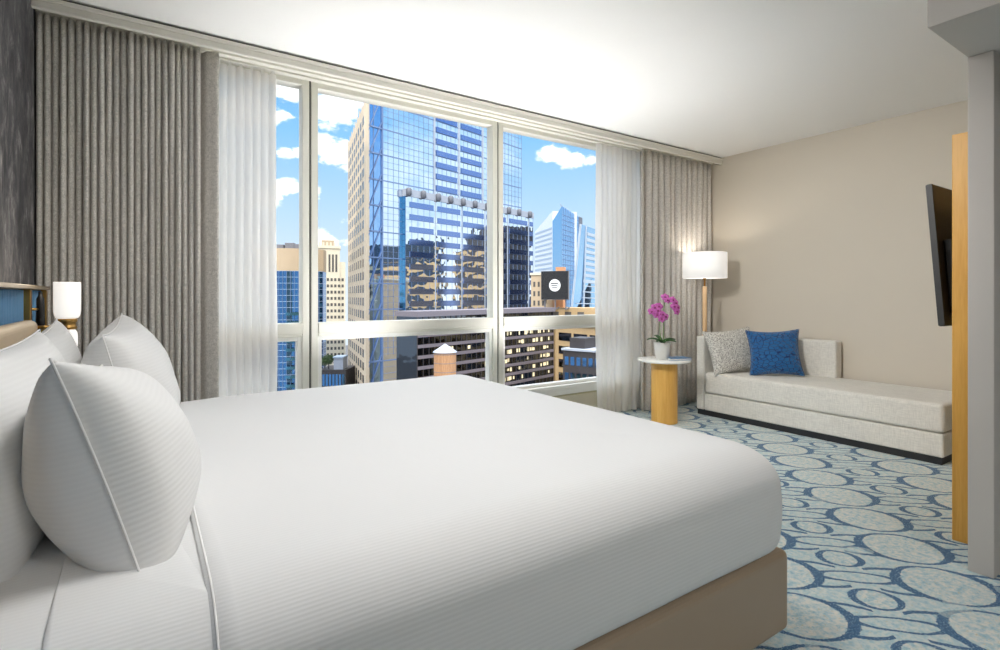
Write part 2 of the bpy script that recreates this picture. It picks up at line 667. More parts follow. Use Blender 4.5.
b.box(XL, XR, 3.612, YW - .045, .285, .318)
b.box(XL, XR, 3.622, YW - .045, .232, .285)
struct(b.build('trim_7', M['sill'], bevel=.004))
struct(MB().box(XL, XR, 3.632, YW - .045, .215, .232).build('trim_8', plain('olive_reveal', srgb(186, 180, 150), .5)))
struct(MB().box(XL, XR, 3.626, YW - .06, 0, .215).build('trim_9', plain('beige_convector', srgb(206, 200, 180), .5)))

# ------------------------------------------------------------------ curtains


def fold_rows(x0, x1, y, z0, z1, nf, amp, sharp, nz=24, per=12, wob=.006, flare=0, seed=0, lead=0, lead_at=0):
    rows = []
    n = nf * per
    for j in range(nz + 1):
        f = j / nz
        z = z1 + (z0 - z1) * f
        row = []
        for i in range(n + 1):
            t = i / n
            x = x0 + (x1 - x0) * t
            k = t * nf
            kk = int(min(k, nf - 1e-6))
            d = noise.noise(Vector((kk * 1.7 + seed, f * 1.3, 0)))
            d2 = noise.noise(Vector((kk * 3.1 + seed + 20, f * 2.2, 5)))
            ph = PI * k
            a = amp * (1 + .35 * d) * (1 + flare * f)
            yv = y + .5 * amp - a * abs(sin(ph)) ** sharp
            sx = -sin(2 * ph) * (x1 - x0) / nf * .135
            row.append(Vector((x + sx + wob * d2 * f * (1 if 0 < i < n else 0), yv + wob * d * f, z)))
        rows.append(row)
    return rows


def add_lead(rows, w, y, amp, n=10):
    """a plain leading leaf beyond the pleats"""
    for r in rows:
        p = r[-1].copy()
        for i in range(1, n + 1):
            t = i / n
            r.append(Vector((p.x + w * t, p.y + (y - p.y) * min(1, t * 3) + amp * sin(t * PI * 1.6), p.z)))
    return rows


rows = fold_rows(-.428, .287, 3.485, .012, 2.512, 23, .095, .8, seed=1)
rows = add_lead(rows, .088, 3.452, .012)
dl = thing('blackout_curtain', 'heavy grey pleated curtain gathered between the charcoal wall and the window', 'curtain', (0, 0, 0))
MB().grid(rows).build('drape', M['drape'], dl, solid=.003)
for i in range(23):
    x = -.415 + (.702) * (i + .5) / 23
    MB().box(x - .006, x + .006, 3.478, 3.49, 2.505, 2.526).build('curtain_hook', M['trim'], dl)

rows = fold_rows(4.04, 5.078, 3.50, .012, 2.512, 12, .10, .8, seed=9, wob=.05)
for r in rows:                                  # plain leading leaf on the window side
    p = r[0].copy()
    for i in range(1, 9):
        t = i / 8
        r.insert(0, Vector((p.x - .085 * t, p.y + (3.462 - p.y) * min(1, t * 3) + .014 * sin(t * PI * 1.5), p.z)))
dr = thing('blackout_curtain', 'heavy grey pleated curtain hanging behind the side table and orchid', 'curtain', (0, 0, 0))
MB().grid(rows).build('drape', M['drape'], dr, solid=.003)
for i in range(12):
    x = 4.04 + 1.038 * (i + .5) / 12
    MB().box(x - .006, x + .006, 3.494, 3.506, 2.505, 2.526).build('curtain_hook', M['trim'], dr)

rows = fold_rows(.30, .715, 3.575, .012, 2.50, 9, .032, 1.5, seed=4, per=14, wob=.02)
sl = thing('sheer_curtain', 'white sheer curtain hanging next to the curtain behind the bed pillows', 'curtain', (0, 0, 0))
MB().grid(rows).build('sheer_panel', M['sheer'], sl)
for i in range(7):
    x = .33 + .06 * i
    MB().box(x - .007, x + .007, 3.565, 3.585, 2.495, 2.524).build('curtain_hook', M['sill'], sl)
rows = fold_rows(3.49, 4.15, 3.575, .012, 2.515, 10, .036, 1.5, seed=14, per=14, wob=.06)
sr = thing('sheer_curtain', 'white sheer curtain drawn back between the open window and the grey curtain behind the orchid', 'curtain', (0, 0, 0))
MB().grid(rows).build('sheer_panel', M['sheer'], sr)
for i in range(9):
    x = 3.54 + .06 * i
    MB().box(x - .007, x + .007, 3.578, 3.592, 2.505, 2.524).build('curtain_hook', M['sill'], sr)

# ------------------------------------------------------------------ bed
BX0, BX1, BY0, BY1 = -.315, 1.70, .885, 2.90
bed = thing('bed', 'king bed with taupe leatherette base and cream headboard under white bedding', 'bed', (.7, 1.9, 0))


def W(o):                                       # keep world coordinates under a moved parent
    o.matrix_parent_inverse = Matrix.Translation(-Vector(o.parent.location))
    return o


W(MB().box(BX0, BX1, BY0, BY1, .065, .318).build('bed_base', M['leather'], bed, bevel=.022, seg=4))
for x, y in ((BX0 + .12, BY0 + .14), (BX1 - .14, BY0 + .14), (BX0 + .12, BY1 - .14), (BX1 - .14, BY1 - .14)):
    W(MB().lathe([(.03, 0), (.035, .066)], 20, (x, y, 0)).build('leg', M['black'], bed))


def cover_rows(x0, x1, y0, y1, z0, z1, rt, rb, rc, n=14, tuck=.03, crown=.012, lip=0, nc=12):
    """rings of a cover hanging over the near, foot and far sides of a mattress"""
    prof = []
    for i in range(7):                          # tucked lower edge
        a = PI / 2 * i / 6
        prof.append((tuck * (1 - sin(a)), z0 + rb * (1 - cos(a))))
    for i in range(1, 6):
        f = i / 6
        prof.append((0 - .004 * sin(f * PI), z0 + rb + (z1 - rt - z0 - rb) * f))
    for i in range(13):
        a = PI / 2 * i / 12
        prof.append((rt * 1.25 * (1 - cos(a)), z1 - rt + rt * sin(a)))
    half = (y1 - y0) / 2
    m = rt * 1.25
    for i in range(1, 15):
        f = i / 14
        prof.append((m + (half - m) * f, z1 + crown * sin(f * PI / 2)))
    rows = []
    for ins, z in prof:
        xa, xb, ya, yb = x0, x1 - min(ins, x1 - x0 - .05), y0 + ins, y1 - ins
        r = max(0, min(max(rc - ins * .6, .004), (yb - ya) / 2))
        r = min(r, (xb - xa) * .8)
        pts = []
        for i in range(n * 2):
            pts.append((xa + (xb - r - xa) * i / (n * 2), ya))
        for i in range(nc + 1):
            a = -PI / 2 + PI / 2 * i / nc
            pts.append((xb - r + r * cos(a), ya + r + r * sin(a)))
        for i in range(1, n):
            pts.append((xb, ya + r + (yb - ya - 2 * r) * i / n))
        for i in range(nc + 1):
            a = PI / 2 * i / nc
            pts.append((xb - r + r * cos(a), yb - r + r * sin(a)))
        for i in range(1, n * 2 + 1):
            pts.append((xb - r + (xa - xb + r) * i / (n * 2), yb))
        row = [Vector((px, py, z)) for px, py in pts]
        if lip:                                 # the open head edge turns down onto what it covers
            k = min(lip, max(0, half - ins))
            row.insert(0, row[0] + Vector((-.002, k, -lip)))
            row.append(row[-1] + Vector((-.002, -k, -lip)))
        rows.append(row)
    return rows


def weld(o, d=.0006):
    bm = bmesh.new()
    bm.from_mesh(o.data)
    bmesh.ops.remove_doubles(bm, verts=bm.verts, dist=d)
    bmesh.ops.recalc_face_normals(bm, faces=bm.faces)
    bm.to_mesh(o.data)
    bm.free()
    return o


def soften(rows, amt, sc):
    for r in rows:
        for p in r:
            k = amt * noise.noise(p * sc)
            p.z += k
            p.y += k * .6
    return rows


W(MB().grid(cover_rows(BX0, BX1 - .03, BY0 + .002, BY1 - .007, .321, .634, .125, .055, .12, crown=.013)).build('mattress', M['sheet'], bed, solid=.004))
hb = MB()
hb.box(-.375, -.318, 1.02, 2.655, .30, 1.026)
W(hb.build('headboard', M['headboard'], bed, bevel=.024, seg=5))

fs = tag(MB().grid(cover_rows(-.112, .20, BY0 - .002, BY1 - .003, .325, .641, .125, .055, .05, crown=.0155, lip=.006)).build('flat_sheet', M['sheet']),
         'white striped flat sheet turned over under the pillows at the head of the bed', 'sheet')
dv = thing('duvet', 'smooth white striped duvet tucked over the whole bed', 'duvet', (.9, 1.9, .32))
rows = soften(cover_rows(.092, BX1 + .012, BY0 - .010, BY1 + .006, .325, .650, .125, .055, .115, n=20, tuck=.035, crown=.016, lip=.005), .0018, 3.0)
for row in rows:                                # the head edge thins out onto the sheet
    for v_ in row:
        k = max(0.0, 1 - (v_.x - .088) / .22)
        v_.z -= .0075 * k if v_.z > .5 else .004 * k
        v_.y += (.007 if v_.y < 1.2 else -.006 if v_.y > 2.6 else 0) * k
weld(W(MB().grid(rows).build('duvet_cover', M['duvet'], dv)))
hem = [r[1] + Vector((.006, 0, .001)) for r in rows[:-1]] + [r[-2] + Vector((.006, 0, .001)) for r in rows[-2::-1]]
W(MB().tube(hem[4:-4], .0022, 6).build('hem', M['hem'], dv))


def pillow(name, label, center, w, h, t, lean, yaw=0, mat=None, group=None, ear=.10, roll=0, slope=0, piping=.0024, pm=None, bulge=.42, squash=0, cat='pillow'):
    """a stuffed pillow: local x = width, local y = height, local z = thickness"""
    root = thing(name, label, cat, center, 0, group)
    rot = Matrix.Rotation(yaw, 4, 'Z') @ Matrix.Rotation(PI / 2 - lean, 4, 'X') @ Matrix.Rotation(roll, 4, 'Z')
    root.rotation_euler = rot.to_euler()
    N = 36
    edge = {}
    mb = MB()
    for side in (1, -1):
        rows = []
        for j in range(N + 1):
            v = -1 + 2 * j / N
            row = []
            for i in range(N + 1):
                u = -1 + 2 * i / N
                px = u * w / 2 * (1 - ear * (1 - v * v) * abs(u) ** 1.5)
                py = v * h / 2 * (1 - ear * (1 - u * u) * abs(v) ** 1.5) - slope * (u + 1) / 2 * (v + 1) / 2
                pr = max(0.0, (1 - u * u) * (1 - v * v)) ** bulge
                k = 1 + .10 * noise.noise(Vector((u * 1.6 + center[0] * 7, v * 1.6 + center[1] * 5, side)))
                pz = side * t / 2 * pr * k * (1 - squash * v)
                row.append(Vector((px, py, pz)))
            rows.append(row)
        mb.grid(rows)
        if side == 1:
            per = [rows[0][i] for i in range(N)] + [rows[j][N] for j in range(N)] + [rows[N][i] for i in range(N, 0, -1)] + [rows[j][0] for j in range(N, 0, -1)]
    o = mb.build('pillow_case' if cat == 'pillow' else 'cushion_cover', mat or M['pillow'], root)
    bm = bmesh.new()
    bm.from_mesh(o.data)
    bmesh.ops.remove_doubles(bm, verts=bm.verts, dist=.0004)
    bmesh.ops.recalc_face_normals(bm, faces=bm.faces)
    bm.to_mesh(o.data)
    bm.free()
    sb = o.modifiers.new('sub', 'SUBSURF')
    sb.levels = sb.render_levels = 1
    MB().tube(per, piping, 6, True).build('seam', pm or M['hem'], root)
    return root


HP = PI / 2
# the pillow's thickness axis points down the bed: yaw of +90 degrees turns local x to world y
pillow('pillow', 'white striped pillow standing nearest on the bed, its seamed side edge in full view', (-.052, 1.49, .806), .78, .445, .29, .30, HP, bulge=.40, squash=.18, slope=.10)
pillow('pillow', 'white striped pillow standing at the far side of the bed, tallest against the grey curtain', (-.027, 2.36, .795), .78, .42, .28, .22, HP - .05, bulge=.40, squash=.15, slope=-.045)
pillow('pillow', 'white striped pillow leaning on the cream headboard behind the nearest pillow', (-.222, 1.64, .810), .92, .42, .18, .20, HP - .03, bulge=.42)
pillow('pillow', 'white striped pillow leaning on the far end of the headboard, below the brass wall lamp', (-.232, 2.36, .790), .74, .42, .16, .17, HP, bulge=.42, slope=-.03)

# ------------------------------------------------------------------ wall panel behind the headboard, lamp
wp = thing('wall_panel', 'blue pleated wall panel with brass posts and bronze top rail above the headboard', 'wall panel', (-.43, 1.9, 0))
b = MB()
W(MB().box(-.43, -.398, .4, 3.30, .25, 1.145).build('backing', M['bronze'], wp))


def flutes(y0, y1):
    rows = []
    n = int((y1 - y0) / .026)
    for z in (.3, 1.14):
        row = []
        for i in range(n * 8 + 1):
            yv = y0 + (y1 - y0) * i / (n * 8)
            row.append(Vector((-.392 + .013 * abs(sin(PI * i / 8)), yv, z)))
        rows.append(row)
    return rows


W(MB().grid(flutes(.42, 2.80)).build('pleated_fabric', M['fluted'], wp))
W(MB().grid(flutes(3.05, 3.24)).build('pleated_fabric', M['fluted'], wp))
W(MB().box(-.40, -.352, .4, 3.30, 1.143, 1.160).build('top_rail', M['bronze'], wp, bevel=.003))
for y in (.40, 2.815, 3.255):
    W(MB().box(-.40, -.362, y, y + .045, .25, 1.143).build('post', M['brass'], wp, bevel=.003))

sc_ = thing('wall_lamp', 'brass wall lamp with a tall white glass shade in front of the grey curtain', 'lamp', (-.252, 2.87, .976))
MB().lathe([(.028, .045), (.037, .049), (.043, .060), (.0455, .078), (.046, .195), (.0445, .198), (.041, .197), (.036, .19)], 48).build('glass_shade', M['opal'], sc_)
MB().lathe([(.026, 0), (.033, .002), (.033, .012), (.030, .014), (.030, .03), (.034, .032), (.034, .044), (.026, .046)], 40).build('brass_collar', M['brass'], sc_)
MB().lathe([(.0, -.098), (.022, -.096), (.031, -.086), (.035, -.066), (.035, -.030), (.033, -.012), (.026, 0)], 40).build('glass_globe', M['opal_off'], sc_)
MB().tube([(-.031, 0, .012), (-.12, -.01, .012)], .007, 12).build('arm', M['brass'], sc_)
MB().box(-.150, -.114, -.035, .015, -.055, .06).build('wall_plate', M['brass'], sc_, bevel=.004)
pl = bpy.data.lights.new('lamp_bulb', 'POINT')
pl.energy = .8
pl.shadow_soft_size = .05
pl.color = (1, .9, .76)
plo = bpy.data.objects.new('lamp_bulb', pl)
COL.objects.link(plo)
plo.parent = sc_
plo.location = (0, 0, .215)

rl = thing('reading_light', 'slim black reading light on the panel beside the brass wall lamp', 'lamp', (-.380, 2.95, 1.06))
MB().lathe([(.012, -.085), (.016, -.080), (.013, .045), (.008, .055), (.006, .075)], 24, (.03, .02, 0)).build('lamp_head', M['black'], rl)
MB().box(-.026, -.004, -.040, -.012, -.09, .075).build('mount', M['black'], rl, bevel=.003)
MB().tube([(.0, -.02, .0), (.03, .02, .0)], .006, 8).build('arm', M['brass'], rl)

# ------------------------------------------------------------------ side table, orchid, book
TX, TY = 3.83, 3.09
TZ = .557
st = thing('side_table', 'round side table with white stone top on a maple drum by the grey curtain', 'table', (TX, TY, 0))
MB().lathe([(.222, TZ - .020), (.228, TZ - .016), (.228, TZ - .004), (.224, TZ), (0, TZ)], 72).build('tabletop', M['marble'], st)
dm = MB()                                       # a drum of narrow facets
dm.lathe([(.105, 0), (.112, .004), (.112, TZ - .02), (.1, TZ - .02)], 24, smooth=False)
dm.build('drum', M['maple'], st)

orc = thing('potted_orchid', 'magenta orchid in a white tapered pot on the side table', 'plant', (TX - .035, TY - .005, TZ))
MB().lathe([(.048, 0), (.054, .003), (.072, .142), (.073, .150), (.067, .150), (.062, .135), (0, .133)], 40).build('pot', M['pot'], orc)
MB().lathe([(.062, .134), (.04, .142), (0, .144)], 24).build('potting_bark', M['soil'], orc)


def leaf(L, wd, az, up, droop):
    rows = []
    n = 12
    for i in range(n + 1):
        t = i / n
        r = L * t
        z = up * t - droop * t * t
        ww = wd * (sin(PI * min(1, t * .93 + .07)) ** .7) + .003
        c = Vector((cos(az) * r, sin(az) * r, z))
        side = Vector((-sin(az), cos(az), 0))
        rows.append([c - side * ww + Vector((0, 0, .012 * (1 - t))), c + Vector((0, 0, -.006)), c + side * ww + Vector((0, 0, .012 * (1 - t)))])
    return rows


# screen-right in the room is (RX, RY)
AZ = math.atan2(RY, RX)
for az, L, up, dp in ((AZ + .1, .12, .10, .07), (AZ - .8, .13, .08, .06), (AZ + PI - .1, .13, .11, .08), (AZ + PI + .9, .12, .07, .05), (AZ + 2.0, .10, .12, .06), (AZ - 1.7, .11, .06, .05)):
    o = MB().grid(leaf(L, .02, az, up, dp)).build('leaf', M['leaf'], orc, solid=.003)
    o.location = (0, 0, .145)


def pt(a, b, z):                                # a along screen-right, b toward the window
    return Vector((RX * a + FX * b, RY * a + FY * b, z))


s1 = [pt(-.012, 0, .14), pt(-.018, .005, .25), pt(-.020, 0, .37), pt(-.030, -.01, .44), pt(-.055, -.015, .475), pt(-.085, -.02, .445)]
s2 = [pt(.012, 0, .14), pt(.012, 0, .28), pt(.016, .004, .42), pt(.026, .004, .51), pt(.055, .0, .545), pt(.09, -.005, .53), pt(.12, -.01, .48), pt(.135, -.01, .43)]


def spline(ps, m=6):
    out = []
    for i in range(len(ps) - 1):
        p0, p1, p2, p3 = ps[max(i - 1, 0)], ps[i], ps[i + 1], ps[min(i + 2, len(ps) - 1)]
        for k in range(m):
            t = k / m
            out.append(.5 * ((2 * p1) + (p2 - p0) * t + (2 * p0 - 5 * p1 + 4 * p2 - p3) * t * t + (3 * p1 - p0 - 3 * p2 + p3) * t ** 3))
    out.append(ps[-1])
    return out


MB().tube(spline(s1), .0036, 8, r1=.002).build('stem', M['stalk'], orc)
MB().tube(spline(s2), .0036, 8, r1=.002).build('stem', M['stalk'], orc)


def flower_mesh():
    mb = MB()
    for k in range(5):
        a = PI / 2 + 2 * PI * k / 5
        big = k in (1, 4)
        L, wd = (.036, .020) if big else (.034, .012)
        rows = []
        for i in range(9):
            t = i / 8
            ww = wd * sin(PI * (t * .88 + .08)) ** .75
            c = Vector((cos(a) * L * t, sin(a) * L * t, .010 * t - .012 * t * t))
            sd = Vector((-sin(a), cos(a), 0)) * ww
            rows.append([c - sd + Vector((0, 0, -.003)), c + Vector((0, 0, .002)), c + sd + Vector((0, 0, -.003))])
        mb.grid(rows)
    return mb


fl0 = None
spots = [(-.10, -.03, .42, -.2), (-.075, -.035, .455, .1), (-.05, -.04, .43, .1), (-.03, -.03, .40, .3), (-.055, -.03, .39, -.1), (-.008, -.035, .395, .4), (-.035, -.03, .465, 0),
         (.02, -.03, .375, .3), (-.015, -.035, .355, .1), (.022, -.01, .545, -.2), (.04, -.02, .52, .2), (.085, -.03, .52, .3), (.108, -.03, .495, .5), (.092, -.04, .465, .1), (.125, -.03, .455, .6), (.118, -.03, .42, .4)]
for i, (a, bb, z, tw) in enumerate(spots):
    if fl0 is None:
        fl0 = flower_mesh().build('flower', M['petal'], orc, solid=.0012)
        lipm = MB()
        lipm.lathe([(0, .012), (.006, .010), (.009, .004), (.006, -.001), (0, -.002)], 12)
        f, lp = fl0, lipm.build('lip', M['lip'], fl0)
        lp.location = (0, -.004, .004)
        lip0 = lp
    else:
        f = copy_part(fl0, orc)
        copy_part(lip0, f)
    f.location = pt(a, bb, z)
    # faces the room, each turned a little differently
    zdir = (Vector((-FX, -FY, .15)) + Vector((RX, RY, 0)) * tw).normalized()
    f.rotation_euler = zdir.to_track_quat('Z', 'Y').to_euler()
    f.rotation_euler.rotate_axis('Z', random.uniform(-.4, .4))
for a, bb, z in ((.138, -.01, .40), (.142, -.01, .425)):
    MB().lathe([(0, -.010), (.006, -.004), (.007, .002), (0, .011)], 12, tuple(pt(a, bb, z))).build('bud', M['bud'], orc)

bk = thing('book', 'thin blue book lying on the white side table top', 'book', (TX + .062, TY - .088, TZ + .0005), AZ + .25)
MB().box(-.098, .098, -.062, .062, .003, .014).build('pages', M['paper'], bk)
b = MB()
b.box(-.10, .10, -.066, .066, 0, .003)
b.box(-.10, .10, -.066, .066, .014, .0175)
b.box(-.10, .10, .0635, .066, .003, .014)
b.build('cover', M['bookblue'], bk)

# ------------------------------------------------------------------ floor lamp
LX, LY = 4.615, 3.235
fl = thing('floor_lamp', 'floor lamp with white drum shade on a pale wooden pole behind the daybed', 'lamp', (LX, LY, 0))
MB().lathe([(.075, 0), (.078, .004), (.076, .018), (.02, .022)], 40).build('base', M['black'], fl)
MB().lathe([(.019, .02), (.021, .03), (.021, 1.20), (.012, 1.205)], 24).build('pole', M['ash'], fl)
MB().lathe([(.009, 1.205), (.009, 1.27), (.016, 1.272), (.016, 1.32)], 16).build('socket', M['brass'], fl)
MB().lathe([(.207, 1.285), (.207, 1.535), (.204, 1.536), (.204, 1.286), (.207, 1.285)], 64).build('lamp_shade', M['lampshade'], fl)
b = MB()
for k in range(3):
    a = 2 * PI * k / 3 + .5
    b.bar((0, 0, 1.50), (.205 * cos(a), .205 * sin(a), 1.50), .005, .005)
b.lathe([(.008, 1.32), (.008, 1.545), (.004, 1.55)], 12)
b.build('shade_spider', M['brass'], fl)
pl = bpy.data.lights.new('floor_lamp_bulb', 'POINT')
pl.energy = 3.2
pl.shadow_soft_size = .04
pl.color = (1, .9, .78)
plo = bpy.data.objects.new('floor_lamp_bulb', pl)
COL.objects.link(plo)
plo.parent = fl
plo.location = (0, .04, 1.41)

# ------------------------------------------------------------------ daybed and its cushions
DX0, DX1, DY0, DY1 = 4.36, 5.06, 1.275, 3.15
db = thing('daybed', 'pale grey upholstered daybed with one arm along the beige wall', 'daybed', (4.7, 2.2, 0))
W(MB().box(DX0 + .012, DX1 - .02, DY0 + .012, DY1 - .01, 0, .048).build('plinth', M['plinth'], db))
W(MB().box(DX0 + .004, DX1, DY0, DY1 - .085, .048, .204).build('seat_base', M['daybed'], db, bevel=.012, seg=3))
W(MB().box(DX0, DX1 - .002, DY0 - .004, DY1 - .088, .208, .402).build('seat_cushion', M['daybed'], db, bevel=.028, seg=4))
W(MB().box(DX0, DX1, DY1 - .083, DY1, .048, .735).build('arm', M['daybed'], db, bevel=.018, seg=4))
W(MB().box(DX1 - .10, DX1 + .012, 2.19, DY1 - .085, .395, .722).build('backrest', M['daybed'], db, bevel=.018, seg=4))

pillow('cushion', 'speckled grey cushion leaning on the arm of the daybed', (4.59, 2.925, .598), .53, .43, .16, .34, math.radians(-20), M['boucle'], ear=.12, piping=.003, pm=M['boucle'], cat='cushion', roll=.08)
pillow('cushion', 'royal blue embossed cushion leaning on the back of the daybed', (4.70, 2.585, .605), .44, .42, .15, .30, math.radians(-52), M['bluecushion'], ear=.12, piping=.003, pm=M['bluecushion'], cat='cushion', roll=.05)

# ------------------------------------------------------------------ maple panel with the television
tp = tag(MB().box(3.08, 4.30, .738, .87, 0, 1.853).build('media_panel', M['panel'], bevel=.004),
         'tall maple wood panel standing against the grey partition beside the television', 'panel')
tv = thing('television', 'thin black television tilted forward beside the maple panel', 'television', (3.175, .934, .97))
tilt = Matrix.Rotation(math.radians(-4.2), 4, 'X') @ Matrix.Rotation(0, 4, 'Z')
tv.rotation_euler = (math.radians(-4.2), 0, 0)
MB().box(0, 1.22, -.012, .012, 0, .69).build('body', M['black'], tv, bevel=.004)
MB().box(.012, 1.208, .0125, .0145, .014, .678).build('screen', plain('dark_screen', (.006, .006, .007, 1), .12), tv)
MB().box(-.0035, 0, -.012, .013, .004, .686).build('bezel', plain('graphite_edge', (.02, .02, .021, 1), .5), tv)
MB().box(.08, 1.14, -.045, -.012, .06, .42).build('rear_housing', M['black'], tv, bevel=.006)
MB().box(.35, .85, -.0875, -.045, .2, .4).build('bracket', M['black'], tv)

# ------------------------------------------------------------------ added fill lamps out of view: ceiling lamps, then floor uplighters
for x, y, pw_, lab in ((.75, 1.25, 17, 'added round white ceiling fill lamp over the bed'), (1.3, -1.3, 19, 'added round white ceiling fill lamp behind the camera')):
    c = thing('fill_ceiling_lamp', lab, 'lamp', (x, y, ZC))
    MB().lathe([(.30, 0), (.30, -.10), (.292, -.10), (.288, -.06), (0, -.055)], 48).build('lamp_housing', M['trim'], c)
    MB().lathe([(.286, -.066), (.286, -.078), (.27, -.086), (0, -.09)], 48).build('diffuser', emit('fill_lamp_diffuser', (1, .98, .955, 1), pw_), c)
for x, y, pw_, lab in ((1.25, 3.16, 200, 'added low black floor fill lamp hidden between the bed and the window, nearer the pillows'),
                       (2.6, 3.16, 245, 'added low black floor fill lamp hidden between the bed and the window, nearer the side table')):
    c = thing('fill_uplighter', lab, 'lamp', (x, y, 0))  # added ceiling fill, hidden from view behind the bed
    MB().lathe([(.13, 0), (.14, .006), (.14, .30), (.136, .302), (.132, .295), (.128, .06), (0, .05)], 48).build('can', M['black'], c)
    MB().lathe([(.125, .075), (.125, .082), (0, .084)], 40).build('lamp_disc', emit('fill_uplight_glass', (1, .98, .96, 1), pw_), c)

# an added track spot, out of view over the bed, brightens the daybed wall
sp = thing('fill_track_spot', 'added white ceiling fill spot aimed at the daybed', 'lamp', (.6, 1.9, ZC))
MB().box(-.3, .3, -.018, .018, -.02, 0).build('track', M['trim'], sp)
MB().lathe([(.012, -.02), (.012, -.07)], 12).build('stem', M['trim'], sp)
aim = Vector((5.0, 2.0, .95)) - Vector((.6, 1.9, ZC - .12))
hd = MB().lathe([(.03, -.07), (.05, -.05), (.055, .07), (.048, .07), (.044, .03), (0, .025)], 32).build('spot_head', M['trim'], sp)
hd.location = (0, 0, -.12)
hd.rotation_euler = aim.to_track_quat('Z', 'Y').to_euler()
ld = bpy.data.lights.new('fill_spot_bulb', 'SPOT')
ld.energy = 225
ld.spot_size = math.radians(64)
ld.spot_blend = 1.0
ld.shadow_soft_size = .28
ld.color = (1, .98, .95)
lo = bpy.data.objects.new('fill_spot_bulb', ld)
COL.objects.link(lo)
lo.parent = sp
lo.location = Vector((0, 0, -.12)) + aim.normalized() * .10
lo.rotation_euler = (-aim).to_track_quat('Z', 'Y').to_euler()

# ==================================================================  THE CITY
GZ = -75.0


class Fac:
    """a facade frame: s runs along the wall, o is distance out of it"""

    def __init__(s, O, D):
        s.O = Vector((O[0], O[1], 0))
        s.D = Vector((D[0], D[1], 0)).normalized()
        s.N = Vector((s.D.y, -s.D.x, 0))

    def p(s, a, o, z):
        q = s.O + s.D * a + s.N * o
        return Vector((q.x, q.y, z))

    def box(s, mb, s0, s1, o0, o1, z0, z1):
        vs = [s.p(s0, o0, z0), s.p(s1, o0, z0), s.p(s1, o1, z0), s.p(s0, o1, z0),
              s.p(s0, o0, z1), s.p(s1, o0, z1), s.p(s1, o1, z1), s.p(s0, o1, z1)]
        return mb.add(vs, [(0, 3, 2, 1), (4, 5, 6, 7), (0, 1, 5, 4), (1, 2, 6, 5), (2, 3, 7, 6), (3, 0, 4, 7)])

    def s_at(s, u, o=0.0):
        """where the sight line at picture column u meets the wall (offset o)"""
        dx, dy = ray(u)
        O = s.O + s.N * o
        k = (s.N.x * O.x + s.N.y * O.y) / (s.N.x * dx + s.N.y * dy)
        q = Vector((dx * k, dy * k, 0)) - O
        return q.dot(s.D), k

    def z_at(s, u, v, o=0.0):
        return EYE + (295 - v) * s.s_at(u, o)[1] / FOC


C_ = {}
C_['glass'] = glass_tower('sky_blue_glass', (.90, .95, 1.0, 1), .03, .05, .12)
C_['glass_lo'] = glass_tower('silver_blue_glass', (.88, .94, 1.0, 1), .02, .12, .16)
C_['band'] = glass_tower('deep_blue_spandrel', (.24, .33, .60, 1), .12, .03, .12)
C_['ret'] = glass_tower('teal_blue_glass', (.10, .30, .50, 1), .08, .03, .12)
C_['mull'] = plain('blue_grey_mullion', srgb(112, 134, 172), .5, .3)
C_['mull_l'] = plain('pale_grey_mullion', srgb(170, 178, 190), .5, .2)
C_['stone'] = plain('cream_stone', srgb(206, 188, 164), .85, var=.08, scale=.4)
C_['stone_d'] = plain('grey_stone', srgb(150, 146, 150), .85, var=.08, scale=.4)
C_['concrete'] = plain('grey_parapet', srgb(160, 166, 178), .8, var=.08, scale=.5)
C_['knob'] = plain('dark_grey_metal', srgb(112, 114, 122), .6, .2)
C_['navy'] = glass_tower('navy_glass', (.07, .20, .42, 1), .06, .06, .2)
C_['slab'] = plain('white_slab_edge', srgb(160, 176, 196), .7)
C_['beige'] = plain('beige_concrete', srgb(192, 170, 142), .85, var=.1, scale=.3)
C_['cream'] = plain('cream_masonry', srgb(222, 210, 186), .85, var=.06, scale=.4)
C_['win'] = plain('dark_window', srgb(92, 88, 84), .25, var=.3, scale=.3)
C_['wood'] = wood('weathered_cedar', srgb(196, 150, 110), srgb(150, 108, 76), .3, .8)
C_['zinc'] = plain('zinc_roof', srgb(160, 168, 182), .6, 0, var=.08, scale=1)
C_['roof'] = plain('tar_roof', srgb(66, 64, 64), .9, var=.2, scale=.5)
C_['signblack'] = plain('black_sign_face', (.012, .012, .014, 1), .5, var=.05)
C_['signwhite'] = plain('white_sign_mark', (.9, .9, .9, 1), .5, var=.02)
C_['white'] = plain('white_cladding', srgb(208, 214, 222), .6, var=.04, scale=.4)
C_['tan'] = plain('tan_masonry', srgb(184, 156, 116), .85, var=.15, scale=.25)
C_['dark'] = plain('bronze_dark_cladding', srgb(62, 58, 60), .5, .2, var=.15, scale=.3)
C_['darkglass'] = glass_tower('smoked_glass', (.10, .12, .15, 1), .05, .08, .25)
C_['warm'] = emit('lit_office_window', (.9, .76, .48, 1), .26)
C_['green'] = plain('tree_leaf', srgb(70, 92, 52), .9, var=.4, scale=1.5)
C_['orange'] = plain('terracotta', srgb(206, 150, 110), .8, var=.1)
C_['asphalt'] = plain('asphalt', srgb(80, 80, 82), .95, var=.15, scale=.1)

struct(MB().box(-400, 700, 20, 800, GZ - 1, GZ).build('ground_outside', C_['asphalt']))

# ---- the big glass tower across the street
TD = (cos(math.radians(15)), sin(math.radians(15)))
NX, NY = TD[1], -TD[0]
CW = 115.5
Fw = Fac((-NX * CW, -NY * CW), TD)               # plane of the lower wing
Fu = Fac((-NX * (CW + 1.3), -NY * (CW + 1.3)), TD)   # plane of the upper tower
tow = thing('glass_office_tower', 'tall pale blue mirrored office tower with deep blue bands, filling the middle of the window', 'building',
            (Fw.p(Fw.s_at(460)[0], 0, 0).x, Fw.p(Fw.s_at(460)[0], 0, 0).y, GZ))
TZT = 78.0


